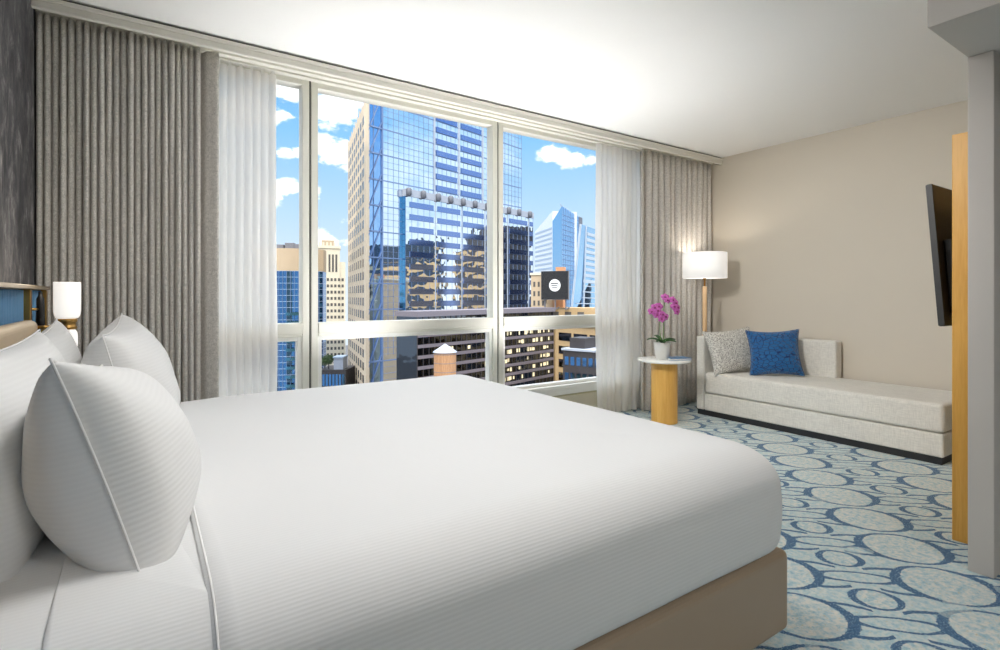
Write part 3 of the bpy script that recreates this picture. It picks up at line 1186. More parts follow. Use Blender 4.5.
def T(o):
    return W(o)


su0, su1 = Fu.s_at(382.5)[0], Fu.s_at(521.5)[0]
sst = Fu.s_at(365.5)[0]
SDv = (.2156, .9765)


def shaft(sa, sb_, o_, dep):
    a, b_ = Fu.p(sa, o_, 0), Fu.p(sb_, o_, 0)
    k = dep / .955
    return [(a.x, a.y), (b_.x, b_.y), (b_.x + SDv[0] * k + 2, b_.y + SDv[1] * k), (a.x + SDv[0] * k + 3, a.y + SDv[1] * k)]


T(MB().prism(shaft(su0, su1, 0, 40), GZ, TZT).build('upper_shaft', C_['glass'], tow))
T(Fu.box(MB(), su1, su1 + 1.6, -8, -1.4, GZ, TZT - 6).build('shaft_return', C_['ret'], tow))
FH = 3.43
z0 = Fu.z_at(430, 171.1 - 5)
g = MB()
zz = z0 - 2 * FH * 9
k = 0
while zz < TZT:
    w = .30 if k % 2 == 0 else .08
    Fu.box(g, su0, su1, 0, .12, zz - w / 2, zz + w / 2)
    Fu.box(g, su0, su1, 0, .06, zz + FH * .5 - .03, zz + FH * .5 + .03)
    zz += FH
    k += 1
n = int((su1 - su0) / 1.75)
for i in range(n + 1):
    s_ = su0 + (su1 - su0) * i / n
    Fu.box(g, s_ - .03, s_ + .03, 0, .08, GZ + 60, TZT)
T(g.build('mullion_grid', C_['mull'], tow))
for ua, ub in ((436, 456.8), (461, 481)):
    sa, sb_ = Fu.s_at(ua)[0], Fu.s_at(ub)[0]
    zb = Fu.z_at(446, 204)
    while zb < TZT:
        if zb > 26:
            T(Fu.box(MB(), sa, sb_, .10, .25, zb, zb + 1.55).build('spandrel_band', C_['band'], tow))
        zb += FH
for u_ in (434.3, 458.8, 482.6):
    s_ = Fu.s_at(u_)[0]
    T(Fu.box(MB(), s_ - .22, s_ + .22, 0, .3, 20, TZT).build('pier', C_['mull_l'], tow))

# lower wing
sw0, sw1 = Fw.s_at(405.5)[0], Fw.s_at(533)[0]
zt = 30.25
T(Fw.box(MB(), sw0, sw1, -1.25, 0, GZ, zt - 1.9).build('lower_wing', C_['glass_lo'], tow))
T(Fw.box(MB(), sw0 - .12, sw0, -1.2, -.05, GZ, zt - 2.0).build('wing_return', C_['ret'], tow))
T(Fw.box(MB(), sw0 - .15, sw1 + .15, -1.2, .25, zt - 1.95, zt).build('parapet', C_['concrete'], tow))
for px in (35, 103, 172, 230, 288, 343, 400, 452, 500, 548, 598):
    s_ = Fw.s_at(400 + px / 4.643)[0]
    q = Fw.p(s_, .55, 0)
    T(MB().lathe([(.35, zt - 2.1), (.8, zt - 1.6), (.8, zt - .1), (.55, zt + .25)], 12, (q.x, q.y, 0)).build('parapet_knob', C_['knob'], tow))
bays_u = [(409.7, 433.3), (437.6, 460), (463.5, 483.5), (486.5, 505.5), (509.5, 527), (530, 532.7)]
zb0 = Fw.z_at(421, 209)
for ua, ub in bays_u:
    sa, sb_ = Fw.s_at(ua)[0], Fw.s_at(ub)[0]
    for i in range(9):
        zb = zb0 - i * FH
        T(Fw.box(MB(), sa, sb_, .03, .18, zb, zb + 1.55).build('spandrel_band', C_['band'], tow))
for u_ in (435.5, 461.8, 485, 507.5, 528.5):
    s_ = Fw.s_at(u_)[0]
    T(Fw.box(MB(), s_ - .08, s_ + .08, 0, .15, -8, zt - 2).build('pier', C_['mull_l'], tow))
g = MB()
n = 26
for i in range(n + 1):
    s_ = sw0 + (sw1 - sw0) * i / n
    Fw.box(g, s_ - .03, s_ + .03, 0, .06, GZ + 40, zt - 2)
for i in range(22):
    zb = zb0 - i * FH
    Fw.box(g, sw0, sw1, 0, .08, zb - .04, zb + .04)
T(g.build('mullion_grid', C_['mull'], tow))

# bronze corner bay with diagonal braces, and the stone flank
T(MB().prism(shaft(sst + .3, su0, -.3, 40), GZ, TZT).build('corner_bay', glass_tower('corner_blue_glass', (.36, .56, .82, 1), .03, .08, .2), tow))
g = MB()
zz = z0 - 2 * FH * 9
while zz < TZT:
    Fu.box(g, sst, su0, -.3, 0, zz - .2, zz + .2)
    zz += 2 * FH
Fu.box(g, su0 - .15, su0 + .15, -.3, .15, GZ, TZT)
s_m = (sst + su0) / 2
Fu.box(g, s_m - .06, s_m + .06, -.3, -.1, GZ + 40, TZT)
T(g.build('corner_frame', C_['mull'], tow))
zz = -40
while zz < 60:
    a, c = Fu.p(sst + .2, -.1, zz), Fu.p(su0 - .2, -.1, zz + 11.5)
    T(MB().bar(a, c, .26, .2, tuple(Fu.N)).build('diagonal_brace', C_['mull'], tow))
    zz += 6.86
SDv = (.2156, .9765)
Ps = Fu.p(sst, 0, 0)
Fs = Fac((Ps.x + SDv[0] * 43, Ps.y + SDv[1] * 43), (-SDv[0], -SDv[1]))    # runs from the back to the corner
ZS = 51.6
q = MB()
pa, pb = Fs.p(0, 0, 0), Fs.p(43, 0, 0)
pc, pd = Fs.p(43, 0, 0) + Fu.D * .05, Fs.p(0, 0, 0) + Fu.D * 12
q.prism([(pa.x, pa.y), (pb.x, pb.y), (pb.x + Fu.D.x * 1.2, pb.y + Fu.D.y * 1.2), (pd.x, pd.y)], GZ, ZS)
T(q.build('stone_flank', C_['stone'], tow))
T(Fu.box(MB(), sst - .1, sst + .75, -.5, .35, GZ, ZS).build('stone_corner', C_['stone'], tow))
g = MB()
zz = ZS - 3.2
k = 0
while zz > -50:
    for j in range(8):
        s0 = 2.0 + j * 5.1
        if len(g.v) < 8 * 300:
            Fs.box(g, s0 - .6, s0 + 3.0, -.15, .06, zz - 2.1, zz)
    zz -= FH
    k += 1
T(g.build('flank_windows', C_['win'], tow))['kind'] = 'stuff'
for j in range(9):
    s0 = .1 + j * 5.1
    T(Fs.box(MB(), s0, s0 + .9, 0, .14, -60, ZS + .8).build('stone_pier', C_['stone'], tow))

# podium with lit offices in front of the tower
CP = 76.0
Fp = Fac((-NX * CP, -NY * CP), TD)
pd_ = thing('office_podium', 'dark office block with purple grey ledges and warm lit windows below the tower', 'building', (Fp.p(60, 0, 0).x, Fp.p(60, 0, 0).y, GZ))
sp0, sp1 = Fp.s_at(417)[0], Fp.s_at(553)[0]
zp = Fp.z_at(450, 310.5)
W(Fp.box(MB(), sp0, sp1, -6, 0, GZ, zp - .6).build('podium_body', C_['darkglass'], pd_))
W(Fp.box(MB(), sp0 - .3, sp1 + .3, -6.2, .5, zp - 1.0, zp).build('roof_ledge', plain('purple_grey_ledge', srgb(120, 114, 122), .7), pd_))
led = plain('mauve_spandrel', srgb(110, 102, 108), .7, var=.1, scale=.4)
for i in range(8):
    zb = zp - 2.2 - i * 2.0
    W(Fp.box(MB(), sp0, sp1, 0, .25, zb - .6, zb).build('spandrel_ledge', led, pd_))
rnd = random.Random(3)
wl = []
for i in range(7):
    zb = zp - 2.2 - i * 2.0
    for j in range(40):
        s_ = sp0 + 1 + j * (sp1 - sp0 - 2) / 40
        u_est = j / 40
        if rnd.random() < (.42 if u_est > .4 else .12):
            wl.append((s_, zb))
for s_, zb in wl[:98]:
    W(Fp.box(MB(), s_, s_ + rnd.choice((.45, .7, 1.0)), 0, .05, zb - 1.5 - .3 * rnd.random(), zb - .7 - .3 * rnd.random()).build('lit_window', C_['warm'], pd_))
g = MB()
for j in range(31):
    s_ = sp0 + j * (sp1 - sp0) / 30
    Fp.box(g, s_ - .05, s_ + .05, 0, .15, zp - 22, zp - 1.0)
W(g.build('mullion_grid', C_['dark'], pd_))


def tower_label(name, label, p, cat='building'):
    return thing(name, label, cat, (p.x, p.y, GZ))


# ---- navy glass apartment block with curved bays (left lights)
dp = 175
pA, pB = at(255, 295, dp), at(323, 295, dp * 1.02)
nb = tower_label('apartment_tower', 'navy blue glass apartment tower with beige penthouse seen in the left window bay', (pA + pB) / 2)
Fb = Fac((pA.x, pA.y), (pB.x - pA.x, pB.y - pA.y))
LB = (pB - pA).length
ztop = at(300, 271, dp).z


def bowed(o_, n=24, bow=4.0, depth=7):
    pts = []
    for i in range(n + 1):
        t = i / n
        pts.append(Fb.p(LB * t, o_ + bow * (1 - (2 * t - 1) ** 2), 0))
    pts.append(Fb.p(LB, -depth, 0))
    pts.append(Fb.p(0, -depth, 0))
    return [(p.x, p.y) for p in pts]


W(MB().prism(bowed(0), GZ, ztop).build('glass_shaft', C_['navy'], nb))
zz = ztop
i = 0
while zz > -36:
    W(MB().prism(bowed(.18), zz - .13, zz).build('slab_edge', C_['slab'], nb))
    zz -= 1.98
g = MB()
for i in range(19):
    t = i / 18
    p = Fb.p(LB * t, 4.0 * (1 - (2 * t - 1) ** 2) + .08, 0)
    g.box(p.x - .08, p.x + .08, p.y - .08, p.y + .08, -40, ztop)
W(g.build('mullion_grid', C_['mull'], nb))
zpen = at(300, 248.5, dp).z
W(MB().prism(bowed(-1.0), ztop, zpen).build('penthouse', C_['beige'], nb))
for s_, w_, h_ in ((.30, 2.2, 1.6), (.42, 3.0, 2.2), (.56, 2.4, 1.8), (.68, 2.6, 2.0), (.8, 2.0, 1.3)):
    W(Fb.box(MB(), LB * s_, LB * s_ + w_, -4, -1.2, zpen, zpen + h_).build('rooftop_unit', C_['knob'], nb, bevel=.15))
for i in range(11):                                # lower balconies
    zb = -5.2 - i * 2.9
    q = MB()
    s_ = LB * .50
    Fb.box(q, s_, s_ + 4.4, 3.6, 5.6, zb - .25, zb)
    Fb.box(q, s_, s_ + 4.4, 5.5, 5.6, zb, zb + .75)
    W(q.build('balcony', C_['ret'], nb))

# ---- cream masonry tower
dp = 215
pA, pB = at(317, 295, dp * .985), at(345.5, 295, dp)
cb = tower_label('masonry_tower', 'cream masonry tower with rows of small windows behind the navy apartment tower', (pA + pB) / 2)
Fc = Fac((pA.x, pA.y), (pB.x - pA.x, pB.y - pA.y))
LC = (pB - pA).length
zt1, zt2 = at(330, 246, dp).z, at(343, 262, dp).z
W(Fc.box(MB(), 0, LC * .80, -12, 0, GZ, zt1).build('main_shaft', C_['cream'], cb))
W(Fc.box(MB(), LC * .80, LC, -12, -.4, GZ, zt2).build('shoulder', C_['cream'], cb))
W(Fc.box(MB(), -.3, LC * .80 + .3, -12.3, .4, zt1 - 1.1, zt1).build('cornice', C_['cream'], cb))
for i in range(6):
    W(Fc.box(MB(), LC * (.06 + .13 * i), LC * (.06 + .13 * i) + .7, -.5, .25, zt1, zt1 + 1.3).build('finial', C_['cream'], cb))
W(Fc.box(MB(), LC * .15, LC * .6, -9, -3, zt1, zt1 + 2.4).build('roof_house', C_['beige'], cb))
for i in range(3):
    s_ = LC * (.40 + .12 * i)
    W(Fc.box(MB(), s_, s_ + .75, -.1, .06, zt1 - 10.5, zt1 - 3.5).build('tall_window', C_['win'], cb))
zz = zt1 - 13
r = 0
while zz > -34:
    for j in range(5):
        if r * 5 + j < 96:
            s_ = LC * (.34 + .13 * j)
            W(Fc.box(MB(), s_, s_ + .85, -.5, .06 if s_ < LC * .79 else -.34, zz - 1.15, zz).build('window', C_['win'], cb))
    zz -= 2.5
    r += 1

# low block below the cream tower
dp = 150
pA = at(318, 295, dp)
pB = at(346, 295, dp)
lb = tower_label('low_block', 'low grey block with flat roof at the foot of the cream tower', (pA + pB) / 2)
Fl = Fac((pA.x, pA.y), (pB.x - pA.x, pB.y - pA.y))
LL = (pB - pA).length
zlow = at(335, 370, dp).z
W(Fl.box(MB(), 0, LL, -10, 0, GZ, zlow).build('block_body', C_['dark'], lb))
W(Fl.box(MB(), LL * .52, LL * .86, -5, -1, zlow, at(335, 358.5, dp).z).build('roof_house', C_['concrete'], lb))
W(Fl.box(MB(), LL * .50, LL * .88, -5.3, -.7, at(335, 358.5, dp).z, at(335, 357, dp).z).build('roof_slab', C_['slab'], lb))
for i in range(8):
    W(Fl.box(MB(), LL * .04 + i * LL * .118, LL * .04 + i * LL * .118 + LL * .08, -.05, .08, zlow - 4.5, zlow - 1.2).build('window', C_['navy'], lb))


def tree(name, label, p, h, r, seed):
    t = thing(name, label, 'tree', (p.x, p.y, p.z))
    MB().tube([(0, 0, 0), (0, 0, h * .5)], r * .08, 8).build('trunk', C_['dark'], t)
    rn = random.Random(seed)
    mb = MB()
    for i in range(420):
        d = Vector((rn.gauss(0, 1), rn.gauss(0, 1), rn.gauss(0, 1))).normalized() * r * rn.random() ** .4
        c = Vector((0, 0, h * .65)) + Vector((d.x, d.y, d.z * .75))
        a = Vector((rn.gauss(0, 1), rn.gauss(0, 1), rn.gauss(0, 1))).normalized() * r * .12
        b_ = a.cross(Vector((rn.gauss(0, 1), rn.gauss(0, 1), rn.gauss(0, 1)))).normalized() * r * .12
        mb.add([c - a, c - b_, c + a, c + b_], [(0, 1, 2, 3)])
    mb.build('foliage', C_['green'], t, fix=False)


tree('roof_tree', 'small dark green tree on the low grey roof, next to the roof house', Fl.p(LL * .30, -2.0, zlow), 4.2, 1.9, 1)
tree('roof_tree', 'tiny dark green tree on the low grey roof, by the navy tower', Fl.p(LL * .12, -3.0, zlow), 3.0, 1.5, 2)

# ---- wooden water tank
dp = 78
pw = at(445, 295, dp)
rb = tower_label('rooftop_building', 'low masonry building carrying the wooden water tank', pw)
zr = -16.0
W(MB().box(pw.x - 6, pw.x + 6, pw.y - 5, pw.y + 7, GZ, zr).build('walls', C_['tan'], rb))
W(MB().box(pw.x - 6.2, pw.x + 6.2, pw.y - 5.2, pw.y + 7.2, zr, zr + .5).build('roof_slab', C_['roof'], rb))
for i in range(5):
    W(MB().box(pw.x - 5.2 + i * 2.2, pw.x - 4.0 + i * 2.2, pw.y - 5.06, pw.y - 4.9, zr - 4, zr - 1.6).build('window', C_['win'], rb))
wt = thing('water_tank', 'round wooden rooftop water tank with a pointed zinc roof below the tower', 'water tank', (pw.x, pw.y, zr + .5))
ze = at(445, 352, dp).z - zr - .5
za = at(445, 343.5, dp).z - zr - .5
W_ = 1.62
m = MB()
nst = 36
for k in range(nst):
    a0, a1 = 2 * PI * k / nst + .008, 2 * PI * (k + 1) / nst - .008
    pts = [(W_ * cos(a0), W_ * sin(a0)), (W_ * cos(a1), W_ * sin(a1)), ((W_ - .08) * cos(a1), (W_ - .08) * sin(a1)), ((W_ - .08) * cos(a0), (W_ - .08) * sin(a0))]
    m.prism(pts, 2.6, ze)
m.lathe([(W_ - .06, 2.65), (W_ - .06, ze - .05)], 36)
m.build('staved_tank', C_['wood'], wt)
MB().lathe([(W_ + .16, ze - .02), (W_ + .14, ze + .06), (0, za)], 16, smooth=False).build('cone_roof', C_['zinc'], wt)
for i in range(5):
    zz = 2.9 + (ze - 3.2) * i / 4
    MB().lathe([(W_ + .01, zz), (W_ + .035, zz + .02), (W_ + .035, zz + .06), (W_ + .01, zz + .08)], 36).build('hoop', C_['knob'], wt)
for k in range(4):
    a = PI / 4 + k * PI / 2
    MB().bar((1.15 * cos(a), 1.15 * sin(a), 0), (1.15 * cos(a), 1.15 * sin(a), 2.6), .2, .2).build('leg', C_['knob'], wt)
MB().bar((-W_, 0, 2.52), (W_, 0, 2.52), .3, .2).build('joist', C_['knob'], wt)

# ---- towers on the right
dp = 235
pk = at(562, 295, dp)                      # the near corner of the tower with the slanted crown
pL_, pR_ = at(535, 295, dp * 1.16), at(581.5, 295, dp * 1.10)
ct = tower_label('crowned_tower', 'blue glass tower with white flank and slanted toothed crown beyond the black sign', pk)
zk, zl, zrr = at(560, 206, dp).z, at(548, 213, dp * 1.08).z, at(581, 219, dp * 1.1).z
pm = at(552.5, 295, dp * 1.05)
bk_ = pL_ + (pR_ - pk)
v = [(pk.x, pk.y), (pR_.x, pR_.y), (bk_.x, bk_.y), (pm.x, pm.y)]
tops = [zk, zrr, zl - 2, zk - 5]
q = MB()
q.add([Vector((x, y, GZ)) for x, y in v] + [Vector((v[i][0], v[i][1], tops[i])) for i in range(4)],
      [(0, 1, 2, 3), (4, 5, 6, 7), (0, 1, 5, 4), (1, 2, 6, 5), (2, 3, 7, 6), (3, 0, 4, 7)])
W(q.build('glass_shaft', glass_tower('mid_blue_glass', (.30, .56, .82, 1), .06, .05, .15), ct))
Ff = Fac((pL_.x, pL_.y), (pm.x - pL_.x, pm.y - pL_.y))
LF = (pm - pL_).length
q = MB()
zfl = at(536, 231, dp * 1.15).z
zfr = at(552, 211, dp * 1.05).z
q.add([Ff.p(0, 0, GZ), Ff.p(LF, 0, GZ), Ff.p(LF, -12, GZ), Ff.p(0, -12, GZ), Ff.p(0, 0, zfl), Ff.p(LF, 0, zfr), Ff.p(LF, -12, zfr), Ff.p(0, -12, zfl)],
      [(0, 3, 2, 1), (4, 5, 6, 7), (0, 1, 5, 4), (1, 2, 6, 5), (2, 3, 7, 6), (3, 0, 4, 7)])
W(q.build('white_flank', C_['white'], ct))
for i in range(22):
    zz = -12 + i * 2.3
    if zz < zfl - 1:
        W(Ff.box(MB(), .6, LF - .6, 0, .1, zz, zz + .9).build('flank_band', C_['slab'], ct))
g = MB()
Fg = Fac((pk.x, pk.y), (pR_.x - pk.x, pR_.y - pk.y))
LG = (pR_ - pk).length
for i in range(26):
    zz = -14 + i * 2.2
    if zz < zrr - 1:
        Fg.box(g, 0, LG, 0, .12, zz - .12, zz + .12)
for i in range(13):
    s_ = LG * i / 12
    Fg.box(g, s_ - .08, s_ + .08, 0, .14, -20, zk + (zrr - zk) * i / 12)
W(g.build('mullion_grid', C_['mull'], ct))
for i in range(8):
    t = i / 7
    a = Vector((pk.x, pk.y, zk)).lerp(Vector((pR_.x, pR_.y, zrr)), t * .85) + Vector((0, 0, -.3))
    W(MB().bar(a, a + Vector((-1.0, 0, 1.3)), .25, .25).build('crown_fin', C_['mull_l'], ct))
W(Fg.box(MB(), LG * .86, LG * 1.02, -4, .3, zrr - 9, zrr + .6).build('crown_end', C_['knob'], ct))

# leaning banded tower
dp = 215
q = MB()
lt = tower_label('banded_tower', 'glass tower with a slanted edge and white floor bands, partly behind the sheer curtain', at(590, 295, dp))
P = lambda u, v, d=dp: at(u, v, d)
za_, zb_ = P(580, 224).z, P(612, 232).z
top = [P(580.5, 295), P(612, 295, dp * 1.05)]
bot = [P(570, 295), P(612, 295, dp * 1.05)]
back = (top[1] - top[0]).normalized()
nb_ = Vector((*ray(588), 0)) * 12
zbt = P(570, 322).z
fr = [Vector((bot[0].x, bot[0].y, zbt)), Vector((bot[1].x, bot[1].y, zbt)), Vector((top[1].x, top[1].y, zb_)), Vector((top[0].x, top[0].y, za_))]
bkp = [p + nb_ for p in fr]
q.add(fr + bkp, [(0, 1, 2, 3), (4, 7, 6, 5), (0, 4, 5, 1), (1, 5, 6, 2), (2, 6, 7, 3), (3, 7, 4, 0)])
lo = [Vector((p.x, p.y, GZ)) for p in (fr[0], fr[1])]
q.add([lo[0], lo[1], fr[1], fr[0], lo[0] + nb_, lo[1] + nb_, fr[1] + nb_, fr[0] + nb_],
      [(0, 1, 2, 3), (4, 7, 6, 5), (0, 4, 5, 1), (1, 5, 6, 2), (3, 7, 4, 0)])
W(q.build('glass_shaft', glass_tower('clear_blue_glass', (.40, .62, .84, 1), .05, .05, .2), lt))
lin = plain('bright_floor_band', srgb(176, 188, 202), .6)
outn = Vector((back.y, -back.x, 0))
for i in range(15):
    f0 = .06 + i * .062
    a0, a1 = fr[3].lerp(fr[0], f0), fr[2].lerp(fr[1], f0)
    a0 = a0 + (a1 - a0) * (.22 if i < 12 else .1)
    dz = Vector((0, 0, -1.25 if i < 9 else -.35))
    of = outn * .25
    W(MB().add([a0, a1, a1 + of, a0 + of, a0 + dz, a1 + dz, a1 + of + dz, a0 + of + dz],
               [(0, 3, 2, 1), (4, 5, 6, 7), (0, 1, 5, 4), (1, 2, 6, 5), (2, 3, 7, 6), (3, 0, 4, 7)]).build('floor_band', lin, lt))
e0, e1 = fr[3] + outn * .1, fr[0] + outn * .1
W(MB().bar(e0, e1, .7, .5, tuple(outn)).build('slanted_edge', lin, lt))
e2 = fr[3].lerp(fr[2], .17) + outn * .1
e3 = fr[0].lerp(fr[1], .30) + outn * .1
W(MB().bar(e2, e3, .6, .4, tuple(outn)).build('slanted_rib', lin, lt))

# beige building with the black sign
dp = 132
pA, pB = at(531, 295, dp * 1.04), at(572, 295, dp)
sbd = tower_label('sign_building', 'beige masonry building carrying a black rooftop sign right of the tower', (pA + pB) / 2)
Fz = Fac((pA.x, pA.y), (pB.x - pA.x, pB.y - pA.y))
LZ = (pB - pA).length
zA = at(545, 272, dp).z
W(Fz.box(MB(), 0, LZ * .40, -9, 0, GZ, zA).build('stepped_wall', C_['beige'], sbd))
W(Fz.box(MB(), LZ * .40, LZ * 1.9, -9, -1.5, GZ, at(560, 308, dp).z).build('lower_wall', C_['tan'], sbd))
W(Fz.box(MB(), -.2, LZ * .42, -9.2, .25, zA - .6, zA).build('parapet', C_['cream'], sbd))
for i in range(3):
    for j in range(4):
        W(Fz.box(MB(), LZ * (.06 + .11 * i), LZ * (.06 + .11 * i) + .55, -.1, .06, zA - 3.6 - 2.4 * j, zA - 2.3 - 2.4 * j).build('window', C_['win'], sbd))
W(Fz.box(MB(), LZ * .50, LZ * .68, -5, -3, at(555, 308, dp).z, at(555, 266, dp).z).build('roof_house', C_['orange'], sbd))
for i in range(3):
    W(Fz.box(MB(), LZ * (.48 + .3 * i), LZ * (.48 + .3 * i) + 1.7, -1.6, -1.42, at(560, 308, dp).z - 3.4, at(560, 308, dp).z - 1).build('window', C_['win'], sbd))
bbp = Fz.p(LZ * .62, .5, 0)
zs0, zs1 = at(556, 299.5, dp).z, at(556, 271, dp).z
bb = thing('billboard', 'square black rooftop sign with a white round three-stripe mark', 'sign', (bbp.x, bbp.y, zs0))
s0, s1 = LZ * .30, LZ * .945
q = MB()
Fz.box(q, s0, s1, .3, 1.0, zs0, zs1)
o = q.build('sign_face', C_['signblack'], bb)
o.matrix_parent_inverse = Matrix.Translation(-Vector(bb.location))
q = MB()
for a, b_ in ((s0 - .06, s0), (s1, s1 + .06)):
    Fz.box(q, a, b_, .28, 1.05, zs0 - .06, zs1 + .06)
Fz.box(q, s0, s1, .28, 1.05, zs1, zs1 + .06)
Fz.box(q, s0, s1, .28, 1.05, zs0 - .06, zs0)
o = q.build('sign_frame', C_['knob'], bb)
o.matrix_parent_inverse = Matrix.Translation(-Vector(bb.location))
for a in (s0 + .8, (s0 + s1) / 2, s1 - .8):
    q = MB()
    Fz.box(q, a - .12, a + .12, .4, .7, at(560, 308, dp).z - .5, zs0)
    o = q.build('post', C_['knob'], bb)
    o.matrix_parent_inverse = Matrix.Translation(-Vector(bb.location))
    q = MB()
    q.bar(Fz.p(a, .5, at(560, 308, dp).z - .3), Fz.p(a, -2.0, at(560, 308, dp).z + .1), .2, .2)
    o = q.build('brace', C_['knob'], bb)
    o.matrix_parent_inverse = Matrix.Translation(-Vector(bb.location))
cs, cz = (s0 + s1) / 2 + .05, (zs0 + zs1) / 2
R_ = 1.52
q = MB()
nn = 48
fr_ = [Fz.p(cs + R_ * cos(2 * PI * k / nn), 1.0, cz + R_ * sin(2 * PI * k / nn)) for k in range(nn)]
bk2 = [Fz.p(cs + R_ * cos(2 * PI * k / nn), 1.04, cz + R_ * sin(2 * PI * k / nn)) for k in range(nn)]
q.add(fr_ + bk2, [tuple(range(nn)), tuple(range(nn, 2 * nn))] + [(k, (k + 1) % nn, nn + (k + 1) % nn, nn + k) for k in range(nn)])
o = q.build('roundel', C_['signwhite'], bb)
o.matrix_parent_inverse = Matrix.Translation(-Vector(bb.location))
for zc, hw, th, rr in ((.46, 1.08, .25, 4.2), (-.08, .92, .21, 4.0), (-.54, .76, .18, 3.8)):
    q = MB()
    a_, b2 = [], []
    for k in range(17):
        t = -1 + 2 * k / 16
        x = hw * t
        zc_ = cz + zc + .04 - (x - .12) ** 2 / (2 * rr) * 1.1 - .10 * x
        a_.append((cs + x, zc_ + th / 2))
        b2.append((cs + x, zc_ - th / 2))
    rows = [[Fz.p(x, 1.075, z) for x, z in a_], [Fz.p(x, 1.075, z) for x, z in b2], [Fz.p(x, 1.03, z) for x, z in b2], [Fz.p(x, 1.03, z) for x, z in a_], [Fz.p(x, 1.075, z) for x, z in a_]]
    q.grid(rows, smooth=False)
    o = q.build('mark_stripe', C_['signblack'], bb)
    o.matrix_parent_inverse = Matrix.Translation(-Vector(bb.location))

# sunlit street block to the lower right, with a dark block before it
dp = 118
pA, pB = at(556, 295, dp), at(625, 295, dp * .86)
tb = tower_label('street_block', 'sunlit tan masonry block with dark window strips low in the right window bay', (pA + pB) / 2)
Ft = Fac((pA.x, pA.y), (pB.x - pA.x, pB.y - pA.y))
LT = (pB - pA).length
ztb = at(575, 322, dp).z
W(Ft.box(MB(), 0, LT, -8, 0, GZ, ztb).build('block_body', C_['tan'], tb))
for i in range(5):
    zz = ztb - 2.2 - i * 2.9
    for j in range(4):
        W(Ft.box(MB(), LT * (.05 + .24 * j), LT * (.04 + .24 * j) + LT * .21, -.1, .1, zz - 1.7, zz).build('window_strip', C_['darkglass'], tb))
W(Ft.box(MB(), -.2, LT + .2, -8.2, .4, ztb - .5, ztb + .3).build('cornice', C_['cream'], tb))
dp = 96
pA, pB = at(563, 295, dp), at(602, 295, dp * .95)
kb = tower_label('dark_block', 'dark low block with a flat roof in front of the sunlit tan block', (pA + pB) / 2)
Fk = Fac((pA.x, pA.y), (pB.x - pA.x, pB.y - pA.y))
LK = (pB - pA).length
zk0 = at(580, 350, dp).z
W(Fk.box(MB(), 0, LK, -7, 0, GZ, zk0).build('block_body', C_['dark'], kb))
W(Fk.box(MB(), LK * .1, LK * .5, -5, -1, zk0, zk0 + 2.2).build('roof_house', C_['dark'], kb))
W(Fk.box(MB(), -.2, LK + .2, -7.2, .3, zk0, zk0 + .35).build('parapet', C_['concrete'], kb))
for i in range(3):
    for j in range(6):
        W(Fk.box(MB(), LK * (.05 + .155 * j), LK * (.05 + .155 * j) + .8, -.05, .06, zk0 - 2.6 - 2.8 * i, zk0 - 1.1 - 2.8 * i).build('window', C_['navy'], kb))


# ---- buildings on our own side of the street, met only as reflections in the tower
def mirror(p):
    k = (p.x - Fw.O.x) * Fw.N.x + (p.y - Fw.O.y) * Fw.N.y
    return Vector((p.x - 2 * k * Fw.N.x, p.y - 2 * k * Fw.N.y, p.z))


def opposite(name, label, ul, uc, ur, dc, steps, mat_l, mat_r, ledge, nfl):
    c, l, r = mirror(at(uc, 295, dc)), mirror(at(ul, 295, dc * 1.12)), mirror(at(ur, 295, dc * 1.02))
    root = tower_label(name, label, c)
    for i, (f0, f1, zt_) in enumerate(steps):
        a, b_ = c.lerp(l, f0), c.lerp(l, f1)
        rr = r - c
        q = MB()
        q.prism([(a.x, a.y), (b_.x, b_.y), (b_.x + rr.x, b_.y + rr.y), (a.x + rr.x, a.y + rr.y)], GZ, zt_)
        W(q.build('block_body', mat_r, root))
    zt_ = steps[0][2]
    for i in range(nfl):
        zz = zt_ - 3 - i * 4.2
        q = MB()
        dn = (l - c).normalized()
        rn = (r - c).normalized()
        out = -(rn - dn * rn.dot(dn)).normalized() * .4
        a, b_ = c, l
        q.prism([(a.x, a.y), (b_.x, b_.y), (b_.x + out.x, b_.y + out.y), (a.x + out.x, a.y + out.y)], zz - 2.0, min(zz, steps[-1][2]) if zz - 2.0 < steps[-1][2] else zz - 1.99)
        W(q.build('facade_ledge', mat_l, root))
        q = MB()
        out = -(dn - rn * rn.dot(dn)).normalized() * .4
        q.prism([(c.x, c.y), (r.x, r.y), (r.x + out.x, r.y + out.y), (c.x + out.x, c.y + out.y)], zz - 1.2, zz)
        W(q.build('facade_ledge', ledge, root))
    return root


ds = 255
zz = lambda v: EYE + (295 - v) * ds / FOC
opposite('bronze_office_block', 'dark bronze office block mirrored in the lower part of the glass tower', 456, 487, 531, ds,
         [(0, .35, zz(226)), (.35, .7, zz(232)), (.7, 1, zz(248))], C_['tan'], C_['dark'], plain('dark_ledge', srgb(48, 48, 54), .5), 14)
opposite('tan_office_block', 'sunlit tan office block mirrored at the left of the glass tower', 352, 437, 444, 235,
         [(0, .3, zz(243)), (.3, .7, zz(247)), (.7, 1, zz(262))], C_['tan'], C_['darkglass'], C_['tan'], 12)

